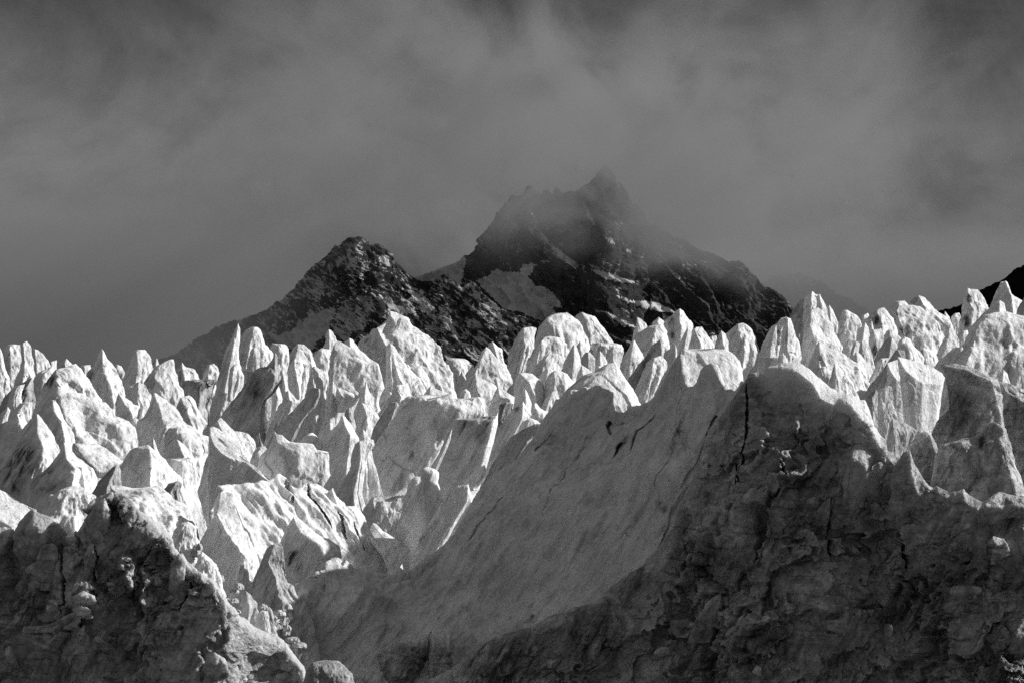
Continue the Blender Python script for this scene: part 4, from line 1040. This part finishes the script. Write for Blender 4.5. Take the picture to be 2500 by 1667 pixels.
sts = [(1690, 1250, 45, .5), (1640, 1370, 50, .6), (1530, 1450, 55, .6), (1400, 1520, 60, .6), (1300, 1560, 60, .6), (1180, 1610, 60, .6), (1560, 1420, 60, .8), (1240, 1620, 110, .9), (1450, 1560, 90, .8), (1800, 1400, 90, .6), (2250, 1480, 110, .8), (2440, 1260, 70, .9), (2350, 1400, 80, .5), (1880, 1600, 90, .6),  # darker patches along the left border and over the lower face
       (2460, 1640, 90, .8), (1700, 1640, 70, .6), (2060, 1600, 70, .5), (1840, 1290, 60, .4), (2180, 1500, 60, .6), (1950, 1160, 60, .4)]
edge = top
back_line = pts('70,1000 95,972 120,962 150,955 190,950 240,925 330,898 430,888 500,903 560,948 640,1008 720,1078 800,1128 870,1135 930,1170 980,1182 1015,1260 1045,1370 1090,1440 1130,1480', 4)
ex = [p[0] for p in edge]; ey = [p[1] for p in edge]
xs_ = np.unique(np.concatenate([np.linspace(960, 2640, 500), ex]))
ye_ = np.interp(xs_, ex, ey)
yb_ = np.minimum(ye_, np.interp(xs_, back_line[:, 0], back_line[:, 1], left=9999, right=9999))
crest = list(zip(xs_, yb_))
def cliff_full(x, y):
    """vertical face below the edge, a sunlit slope leaning back above it"""
    over = np.clip(np.interp(x, ex, ey) - y, 0, None) * 0.0195
    return cliff_depth(x, y) + 1.1 * over
V, F_, st, cu = wall(crest, 1700, cliff_full, step=2.2, lip=0.8, lip_px=12, back=7, back_slope=0.75, disp=lambda q: cliff_disp(q, 1.25), cracks=cr, stains=sts, fade_px=290, calm=0.06,
                     glow_paint_px=135, glow_paint_edge=lambda x: np.interp(x, ex, ey))
vx = V[:, 0] / V[:, 1] * FPX + CX
cu = cu * sstep(1790, 1900, vx) * (0.12 + 0.88 * (1 - sstep(2100, 2200, vx)))
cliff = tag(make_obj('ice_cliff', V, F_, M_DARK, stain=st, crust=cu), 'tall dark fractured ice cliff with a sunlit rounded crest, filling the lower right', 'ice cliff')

def butt_depth(x, y):
    X = (x - 350) * 0.0185
    Z = (1400 - y) * 0.0185
    return 105 + 0.05 * X * X * 0.3 + 0.16 * Z + 0.6 * np.cos(x / 55.0) * sstep(1250, 1420, y)
top = P('''-120,1300 -40,1285 5,1290 30,1291 45,1290 52,1276 65,1256 78,1244 96,1250 128,1266 145,1282 158,1300 168,1303 178,1300 190,1270 200,1242 212,1221 230,1208 245,1208 258,1205 274,1203
300,1203 318,1226 332,1247 350,1259 383,1279 402,1295 437,1333 462,1365 497,1387 523,1409 539,1435 558,1473 587,1499 625,1530 670,1550 700,1568 715,1590 730,1608 742,1625 748,1660 752,1690''')
cr = [(P('155,1300 150,1330 148,1380 150,1420 140,1480 145,1505'), 6, 1.6), (P('225,1330 235,1360 226,1400 235,1440 246,1452'), 4, 1.0), (P('452,1370 448,1420 449,1465 432,1490'), 4, 1.1)]
sts = [(290, 1240, 50, .9), (255, 1420, 60, .7), (370, 1480, 60, .7), (430, 1540, 60, .6), (60, 1480, 60, .7), (150, 1620, 70, .6), (520, 1620, 70, .6), (300, 1600, 60, .6), (20, 1400, 50, .5), (300, 1330, 40, .5)]
V, F_, st, cu = wall(top, 1700, butt_depth, step=2.4, lip=0.7, lip_px=12, back=5, back_slope=0.8, disp=lambda q: cliff_disp(q, 1.25, 11) * (1 - 0.55 * sstep(400, 530, q[:, 0] / q[:, 1] * FPX + CX)), cracks=cr, stains=sts, fade_px=40, calm=0.25, glow_paint_px=38)
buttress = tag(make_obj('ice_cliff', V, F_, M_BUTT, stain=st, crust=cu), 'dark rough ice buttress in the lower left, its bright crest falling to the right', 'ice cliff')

# ---------------------------------------------------------------- plates, spurs and knobs standing out of the two dark faces
def add_parts(parent, rows, depth, mat):
    for r_ in rows.strip().split('\n'):
        f = r_.split('|')
        o_ = pts(f[2], int(f[1]))
        g_ = pts(f[3], int(f[1])) if f[3] else None
        c_ = o_.mean(0)
        d_ = float(depth(np.array([c_[0]]), np.array([c_[1]]))[0])
        V, F_, st = ice_body(o_, g_, d_ - 0.25, kf=0.6, rr=0.35, tilt=0.06, namp=0.9, ext=False, bury=1.1)
        p_ = make_obj(f[0], V, F_, mat, parent=parent, stain=st, crust=np.full(len(V), float(f[4]) if len(f) > 4 and f[4] else 0.0))
        if len(f) > 5:
            p_['label'] = f[5]
add_parts(cliff, r'''
flake|0|2038,1300 2047,1121 2088,1085 2124,1085 2142,1107 2175,1135 2192,1300|2085,1090 2075,1180 2070,1290|.5|broad pale smooth plate
flake|0|2160,1275 2182,1140 2205,1103 2221,1097 2236,1135 2262,1180 2330,1230 2352,1290|2222,1100 2230,1180 2250,1280|.4
ledge|0|2355,1320 2370,1265 2400,1225 2440,1200 2500,1215 2540,1320|2405,1225 2410,1270 2400,1310|.25
flake|7|1545,1090 1610,1020 1640,960 1700,905 1760,878 1768,960 1750,1060 1730,1150 1690,1260|1756,882 1745,1000 1700,1220|.25|pale pointed flake
ledge|8|785,920 800,820 840,765 900,772 950,790 948,860 930,930|845,770 850,850 840,920|.3
flake|8|835,690 845,600 880,500 930,545 970,610 962,680|885,505 880,600 870,680|.25
flake|8|545,470 565,280 620,215 680,160 716,145 716,220 695,330 665,470|712,150 690,300 640,460|.15
ice_knob|7|1950,260 1970,110 1995,40 2020,15 2045,60 2060,120 2130,160 2175,270|2015,20 2020,140 2040,260|.5|pale crumbly knob
column|8|1115,1420 1120,1250 1125,1110 1180,1115 1240,1180 1265,1260 1262,1420|1185,1120 1180,1250 1190,1400|.2
ice_knob|8|112,1560 115,1480 152,1428 185,1450 188,1510 165,1565||.6|small pale oval knob
spur|8|440,1400 540,1180 600,1060 650,960 690,870 704,960 665,1060 625,1180 560,1400|688,880 640,1020 540,1300|.3|pale spur slanting up right
spur|8|915,1540 960,1470 1040,1400 1090,1360 1135,1298 1132,1370 1080,1420 1000,1540|1130,1305 1060,1400 960,1520|.4
flake|8|1565,380 1600,290 1640,248 1700,310 1738,342 1720,400|1640,255 1640,320 1640,390|.3
flake|8|1110,220 1112,20 1150,-40 1250,-30 1248,90 1245,230|1240,-20 1220,80 1210,220|.0
ledge|8|1610,960 1620,870 1660,830 1760,810 1860,830 1880,900 1820,980|1660,835 1700,900 1720,970|.2
ledge|8|310,720 400,640 520,590 600,575 665,600 660,650 560,720|600,580 560,650 500,710|.25
spur|7|330,1190 420,1150 520,1090 570,1075 560,1110 480,1170 420,1240|565,1080 480,1150 400,1220|.1
ledge|8|2010,1567 2060,1380 2100,1250 2130,1150 2200,1090 2260,1200 2260,1567|2135,1160 2120,1300 2080,1540|.0
flake|8|1900,640 1910,480 1960,440 2040,460 2090,560 2080,660|1960,445 1960,560 1960,650|.2
column|8|360,1180 380,960 400,820 470,800 560,850 545,1000 500,1180|470,805 440,950 400,1160|.05
flake|8|1330,720 1345,620 1380,560 1405,575 1385,680 1360,730|1400,570 1375,650 1355,720|.3
ledge|8|330,1560 340,1460 380,1410 450,1400 420,1480 370,1567|440,1405 390,1480 350,1560|.5
ledge|7|1200,1420 1230,1330 1290,1290 1370,1290 1440,1360 1420,1430|1290,1295 1280,1360 1270,1420|.0
''', cliff_depth, M_DARK)
add_parts(buttress, r'''
flake|5|150,760 140,640 100,560 110,400 150,330 245,232 300,268 400,312 455,365 498,425 480,540 465,760|255,240 260,400 280,600 280,740|.3|smooth plate topped by a rounded edge
ledge|5|480,1000 560,900 640,860 720,900 760,1000 700,1040|640,865 640,940 620,1010|.2
spur|5|560,640 600,500 650,330 720,200 800,150 850,240 830,400 760,560 700,660|800,155 760,330 700,560|.1
flake|5|1500,1560 1560,1400 1640,1330 1720,1380 1760,1500 1760,1600|1645,1335 1640,1440 1640,1560|.15
column|5|1285,985 1295,760 1310,640 1370,570 1425,640 1415,720 1405,820 1410,900 1395,990|1372,575 1345,700 1340,960|.25|upright column between two black cracks
ice_knob|5|280,860 262,640 300,530 330,502 400,495 446,530 450,640 440,860|335,505 330,640 340,820|.2|rounded hanging knob
flake|5|705,520 715,430 755,392 812,480 815,530 770,560|758,400 740,460 760,540|.35|pale slab-sided flake
ledge|5|180,1130 340,1130 440,1080 520,1040 600,1010 620,1030 540,1110 500,1180|600,1015 480,1090 420,1160|.3
spur|5|1010,1567 1040,1460 1090,1370 1105,1380 1112,1480 1110,1567|1092,1375 1085,1460 1090,1560|.2
flake|5|1130,900 1160,820 1200,740 1245,800 1240,910|1200,745 1190,820 1195,900|.25
flake|5|640,820 650,600 680,490 720,500 720,640 710,840|715,500 705,640 690,820|.15
ledge|5|690,1260 740,1200 800,1240 880,1300 960,1370 980,1420 880,1390 780,1310|740,1205 820,1290 920,1390|.35|pale ledge sloping down right
spur|5|20,1470 40,1300 75,1280 120,1370 150,1480|60,1285 80,1380 90,1470|.2
ice_knob|5|830,860 820,800 870,790 900,830 890,880||.3
''', butt_depth, M_BUTT)

# rubble in the gully: every lump its own block
rg = np.random.RandomState(5)
gully = [(470, 1345, 128), (500, 1385, 126), (528, 1420, 122), (560, 1455, 117), (590, 1490, 115), (625, 1505, 114), (655, 1500, 115), (680, 1500, 115.5), (700, 1515, 115), (660, 1535, 112), (700, 1555, 111), (725, 1580, 110), (745, 1600, 110)]
for k in range(52):
    gx_, gy_, gd_ = gully[k % len(gully)]
    x_, y_ = gx_ + rg.normal() * 13, gy_ + rg.normal() * 12
    w_, h_ = rg.uniform(6, 15), rg.uniform(6, 14)
    o_ = np.array([(x_ - w_, y_ + h_ * .6), (x_ - w_ * .95, y_ - h_ * .2), (x_ - w_ * rg.uniform(.2, .7), y_ - h_ * .8), (x_ + w_ * rg.uniform(-.1, .3), y_ - h_), (x_ + w_ * .75, y_ - h_ * rg.uniform(.4, .8)), (x_ + w_, y_ + h_ * .1), (x_ + w_ * .9, y_ + h_ * .6)])
    V, F_, st = ice_body(o_, None, gd_ - 0.6 + rg.uniform(-.5, .5), kf=1.0, kb=1.0, rr=rg.uniform(.05, .4), tilt=0.2, namp=1.3, ext=False)
    tag(make_obj('ice_block', V, F_, M_GREY, stain=st, crust=np.full(len(V), .4)), 'small broken lump of ice lying loose in the rubble of the gully', 'ice block', 'loose rubble in the gully')

# ---------------------------------------------------------------- glacier surface between the towers (one sheet out to the mountains)
gx = np.concatenate([np.linspace(-9000, -320, 24), np.linspace(-300, 300, 260), np.linspace(320, 9000, 24)])
gy = np.concatenate([np.linspace(40, 96, 8), np.linspace(100, 800, 260), np.linspace(830, 12000, 30)])
GX, GY = np.meshgrid(gx, gy)
GZ = ground_z(GX, GY)
q = np.stack([GX, GY, 0 * GX], -1).reshape(-1, 3)
h = (1.6 * fbm(q / 14.0, 4) + 1.2 * ridged(q / 9.0 + 4.4, 3)).reshape(GX.shape)
near = (1 - sstep(700, 1500, GY))
GZ = GZ + h * near
GZ = GZ - 420 * sstep(800, 2600, GY)
GZ = GZ - 14 * (1 - sstep(104, 122, GY))
Vg = np.stack([GX, GY, GZ], -1)
fl = [tuple(reversed(f)) for f in grid_faces(len(gy), len(gx), False)]
tag(make_obj('glacier', Vg.reshape(-1, 3), fl, M_FLOOR, stain=np.full(GX.size, 0.15)), kind='structure')

# ---------------------------------------------------------------- mountains
M_ROCK = rock_mat('dark_rock_and_snow', 0.025, 0.085, 0.45)  # snow greyed down for the cloud shadow over the slopes
M_BLACK = rock_mat('black_rock', 0.004, 0.010, 0.02)

def mpts(s, ox, oy, k=2.352):
    return [(float(q.split(',')[0]) / k + ox, float(q.split(',')[1]) / k + oy) for q in s.split()]

def mountain(top, D, slope, mat, snow_polys=(), step=2.6, amp=1.0, base_snow=0.12, ybot=930, gully=(0.5, 0), ribs=()):
    m = D / FPX
    def depth(x, y):
        ycr = np.interp(x, [p[0] for p in top], [p[1] for p in top])
        d = D - slope * (y - ycr) * m
        for (line, wpx, out) in ribs:
            d = d - out * m * np.exp(-(seg_dist(x, y, line) / wpx) ** 1.3)
        return d
    def disp(q):
        s = q.copy()
        s[:, 0] += gully[0] * q[:, 2]
        a = s * np.array([1, 0.6, 0.45])
        return amp * m * (26 * ridged(a / (70 * m), 5, 0.55) + 22 * fbm(q / (110 * m), 4) + 5 * ridged(q / (14 * m) + 7, 3))
    V, F_, st = wall(top, ybot, depth, step=step, lip=0, back=400 * m, back_slope=0.8, disp=disp, rag=4.0)
    px = V[:, 0] / V[:, 1] * FPX + CX
    py = CY - V[:, 2] / V[:, 1] * FPX
    jit = 5 * perlin(np.stack([px / 16, py / 16, 0 * px], -1)) + 3 * perlin(np.stack([px / 5, py / 5, 0 * px + 3], -1))
    gq = V.copy(); gq[:, 0] += gully[0] * V[:, 2]
    s = np.full(len(V), base_snow) - 0.16 * ridged(gq * np.array([1, .6, .45]) / (70 * m), 4, 0.6) + 0.10 * fbm(np.stack([px / 60, py / 60, 0 * px], -1), 3)
    for poly, val in snow_polys:
        ins = in_poly(px + jit, py + jit * 0.6, poly)
        s = np.where(ins, np.maximum(s, val), s)
    return V, F_, s

# right-hand mountain, its top in cloud
z = (1100, 360)
top = mpts('''-300,800 -200,740 -100,705 -20,680 30,660 60,640 72,620 95,620 130,600 160,560 180,510 230,430 260,380 310,308 330,272 352,256 374,264 400,270 432,226 462,218 490,250 514,276 542,244 562,248 582,264 602,224 624,228 648,256
690,244 718,256 745,230 800,200 840,130 880,100 930,130 970,190 1020,240 1040,300 1080,340 1110,410 1130,462 1170,460 1230,485 1300,490 1370,530 1390,548 1470,590 1540,630 1600,655 1650,660 1700,710 1750,745
1800,790 1870,830 1920,870 1960,920 2000,960 2060,1010 2140,1060 2240,1150 2400,1300''', *z)
sn = [(mpts('150,760 200,745 260,700 330,720 400,715 420,670 490,675 450,740 480,790 540,800 600,850 640,920 560,900 620,965 520,1000 400,940 310,930 240,860 180,800', *z), 1.0),
      (mpts('810,705 880,708 950,740 1060,775 980,775 880,750', *z), 1.0), (mpts('940,845 1050,880 1180,890 1300,945 1200,945 1090,912 1000,880', *z), .95),
      (mpts('900,945 1000,1000 1070,1035 1000,1030 930,980', *z), .8), (mpts('860,490 900,520 960,560 920,545', *z), .8), (mpts('760,310 800,380 840,450 820,450 770,360', *z), .75),
      (mpts('500,260 530,340 540,370 520,330', *z), .7), (mpts('390,410 440,450 520,480 590,560 700,650 730,710 640,640 560,560 470,500', *z), .62),
      (mpts('330,440 380,420 420,560 380,640 340,600', *z), .42), (mpts('1030,570 1120,600 1110,640 1000,600', *z), .5), (mpts('1120,650 1180,610 1240,600 1200,700 1130,700', *z), .36),
      (mpts('-320,560 -100,540 40,550 60,600 90,640 60,790 -60,760 -320,800', *z), .9), (mpts('1350,600 1480,660 1560,700 1480,680', *z), .5), (mpts('1150,740 1220,770 1290,860 1250,880 1180,800', *z), .38)]
ribs = [(mpts('200,440 330,420 520,480 700,650 860,820 960,1000 1040,1100', *z), 60, 60), (mpts('880,120 850,420 900,560 1050,600', *z), 60, 40), (mpts('1130,470 1300,620 1450,800', *z), 70, 40)]
V, F_, s = mountain(top, 6400, 0.85, M_ROCK, sn, ribs=ribs, gully=(0.8, 0), base_snow=0.30)
tag(make_obj('mountain', V, F_, M_ROCK, stain=s, attr='snow'), kind='structure')

# left-hand mountain and the rocky spur that falls from it to the right
z = (380, 360)
top = mpts('''-160,1330 0,1230 100,1172 200,1110 300,1052 400,1012 480,990 560,960 640,930 700,890 760,842 790,812 850,740 900,690 960,640 1010,590 1060,555 1100,530 1120,522 1150,531 1175,530 1190,550 1215,580
1240,560 1290,555 1320,580 1360,630 1400,670 1450,720 1500,755 1560,767 1600,748 1620,752 1640,722 1660,720 1690,735 1740,780 1770,790 1800,770 1830,772 1860,800 1900,850 1950,895 2000,940 2060,950 2100,960 2200,1000
2300,1040 2400,1090 2500,1150 2620,1240''', *z)
sn = [(mpts('640,1060 700,1078 780,1052 850,1000 890,962 1030,915 1010,990 980,1060 930,1110 900,1160 830,1140 760,1150 690,1120', *z), 1.0),
      (mpts('1090,880 1140,860 1230,850 1265,930 1230,1000 1190,1050 1140,1060 1070,1110 1020,1060 1040,980 1080,930', *z), .62),
      (mpts('1415,780 1530,830 1600,930 1645,1000 1570,965 1480,880', *z), .62), (mpts('1300,880 1400,912 1505,945 1430,958 1340,920', *z), .7),
      (mpts('1560,780 1640,810 1720,850 1660,840 1590,810', *z), .55), (mpts('790,815 700,890 640,930 760,880 900,860 960,800 860,800', *z), .48), (mpts('1100,540 1160,580 1110,640 1120,760 1080,800 1090,660 1040,620', *z), .42),
      (mpts('1190,560 1260,580 1340,650 1440,760 1380,740 1260,640', *z), .38), (mpts('20,1230 200,1120 400,1020 560,970 600,1000 300,1110 120,1230', *z), .38), (mpts('1760,780 1800,770 1830,800 1790,810', *z), .9),
      (mpts('1720,1000 1840,1050 1800,1060', *z), .5), (mpts('1850,1100 1960,1180 1900,1170', *z), .5)]
ribs = [(mpts('1120,530 1150,680 1200,790 1290,870 1360,930 1480,1040 1600,1180', *z), 45, 55), (mpts('1200,800 1060,900 1000,1020 920,1160', *z), 28, 36), (mpts('1640,720 1780,860 1940,1060 2050,1200', *z), 40, 30),
        (mpts('1260,930 1220,1040 1180,1160', *z), 24, 25), (mpts('640,930 760,1020 640,1040', *z), 40, 30)]
V, F_, s = mountain(top, 5200, 0.9, M_ROCK, sn, ribs=ribs, gully=(0.9, 0), base_snow=0.46)
tag(make_obj('mountain', V, F_, M_ROCK, stain=s, attr='snow'), kind='structure')

# faint far ridge to the right
top = P('1700,800 1800,740 1860,690 1890,676 1950,668 2000,684 2030,706 2070,724 2100,742 2130,765 2200,800 2300,860')
V, F_, s = mountain(top, 9500, 0.9, M_ROCK, [], base_snow=0.2)
tag(make_obj('mountain', V, F_, M_ROCK, stain=s, attr='snow'), kind='structure')

# black mountainside at the right edge
top = P('2180,800 2240,772 2290,759 2315,754 2345,745 2370,725 2395,706 2420,695 2445,682 2470,664 2500,642 2560,600 2640,545 2760,470')
V, F_, s = mountain(top, 2400, 0.5, M_BLACK, [], base_snow=0.0, amp=0.5)
tag(make_obj('mountain', V, F_, M_BLACK, stain=s, attr='snow'), kind='structure')

# ---------------------------------------------------------------- cloud bank that swallows the summits
def box_mesh(name, x0, x1, y0, y1, z0, z1, mat):
    V = np.array([(x, y, z) for x in (x0, x1) for y in (y0, y1) for z in (z0, z1)], float)
    F_ = [(0, 1, 3, 2), (4, 6, 7, 5), (0, 4, 5, 1), (2, 3, 7, 6), (0, 2, 6, 4), (1, 5, 7, 3)]
    return make_obj(name, V, F_, mat, smooth=False)

m = bpy.data.materials.new('cloud_vapour')
m.use_nodes = True
t = m.node_tree
for n in list(t.nodes):
    t.nodes.remove(n)
o = N(t, 'ShaderNodeOutputMaterial')
pv = N(t, 'ShaderNodeVolumePrincipled')
pv.inputs['Color'].default_value = (0.37, 0.37, 0.37, 1)
pv.inputs['Anisotropy'].default_value = 0.0
t.links.new(pv.outputs[0], o.inputs['Volume'])
geo = N(t, 'ShaderNodeNewGeometry')
sxyz = N(t, 'ShaderNodeSeparateXYZ')
t.links.new(geo.outputs['Position'], sxyz.inputs[0])
mpc = N(t, 'ShaderNodeMapping')
mpc.inputs['Scale'].default_value = (1.0, 0.22, 1.15)
mpc.inputs['Rotation'].default_value = (0, 0.5, 0)
t.links.new(geo.outputs['Position'], mpc.inputs['Vector'])
nz = N(t, 'ShaderNodeTexNoise', i_Scale=0.0028, i_Detail=5.0, i_Roughness=0.55, i_Distortion=0.6)
t.links.new(mpc.outputs[0], nz.inputs['Vector'])
zn = math_n(t, 'ADD', sxyz.outputs['Z'], math_n(t, 'MULTIPLY', math_n(t, 'SUBTRACT', nz.outputs[0], 0.5), 760.0))
def zramp(a_, b_, lo, hi):
    mr = N(t, 'ShaderNodeMapRange', interpolation_type='SMOOTHSTEP')
    t.links.new(zn, mr.inputs[0])
    for k, v in enumerate((a_, b_, lo, hi)):
        mr.inputs[k + 1].default_value = v
    return mr.outputs[0]
nz2 = N(t, 'ShaderNodeTexNoise', i_Scale=0.0046, i_Detail=7.0, i_Roughness=0.66, i_Distortion=1.0)
t.links.new(mpc.outputs[0], nz2.inputs['Vector'])
pat = ramp(t, [(0.42, 0.0), (0.58, 1.8)], nz2.outputs[0])
den = math_n(t, 'MULTIPLY', zramp(110, 450, 0, 1), zramp(430, 800, 1, 0))
ax = math_n(t, 'ABSOLUTE', math_n(t, 'SUBTRACT', sxyz.outputs['X'], 130.0))
mx = N(t, 'ShaderNodeMapRange', interpolation_type='SMOOTHSTEP')
t.links.new(ax, mx.inputs[0])
for k, v in enumerate((250.0, 950.0, 1.0, 0.12)):
    mx.inputs[k + 1].default_value = v
den = math_n(t, 'MULTIPLY', math_n(t, 'MULTIPLY', den, mx.outputs[0]), math_n(t, 'MULTIPLY', pat, 0.0013))
def sramp(src, a_, b_, lo, hi):
    mr = N(t, 'ShaderNodeMapRange', interpolation_type='SMOOTHSTEP')
    t.links.new(src, mr.inputs[0])
    for k, v in enumerate((a_, b_, lo, hi)):
        mr.inputs[k + 1].default_value = v
    return mr.outputs[0]
low = sramp(sxyz.outputs['Z'], 150.0, 420.0, 1.0, 0.0)
mist = math_n(t, 'MULTIPLY', sramp(sxyz.outputs['X'], -330.0, -760.0, 0.0, 1.0), 0.0011)
mist2 = math_n(t, 'MULTIPLY', math_n(t, 'MULTIPLY', sramp(sxyz.outputs['X'], 450.0, 750.0, 0.0, 1.0), sramp(sxyz.outputs['Y'], 6500.0, 6700.0, 0.0, 1.0)), 0.0016)
den = math_n(t, 'ADD', den, math_n(t, 'MULTIPLY', low, math_n(t, 'ADD', mist, mist2)))
t.links.new(den, pv.inputs['Density'])
cb = box_mesh('cloud', -2600, 2600, 4300, 7600, -420, 1150, m)
tag(cb, kind='stuff')
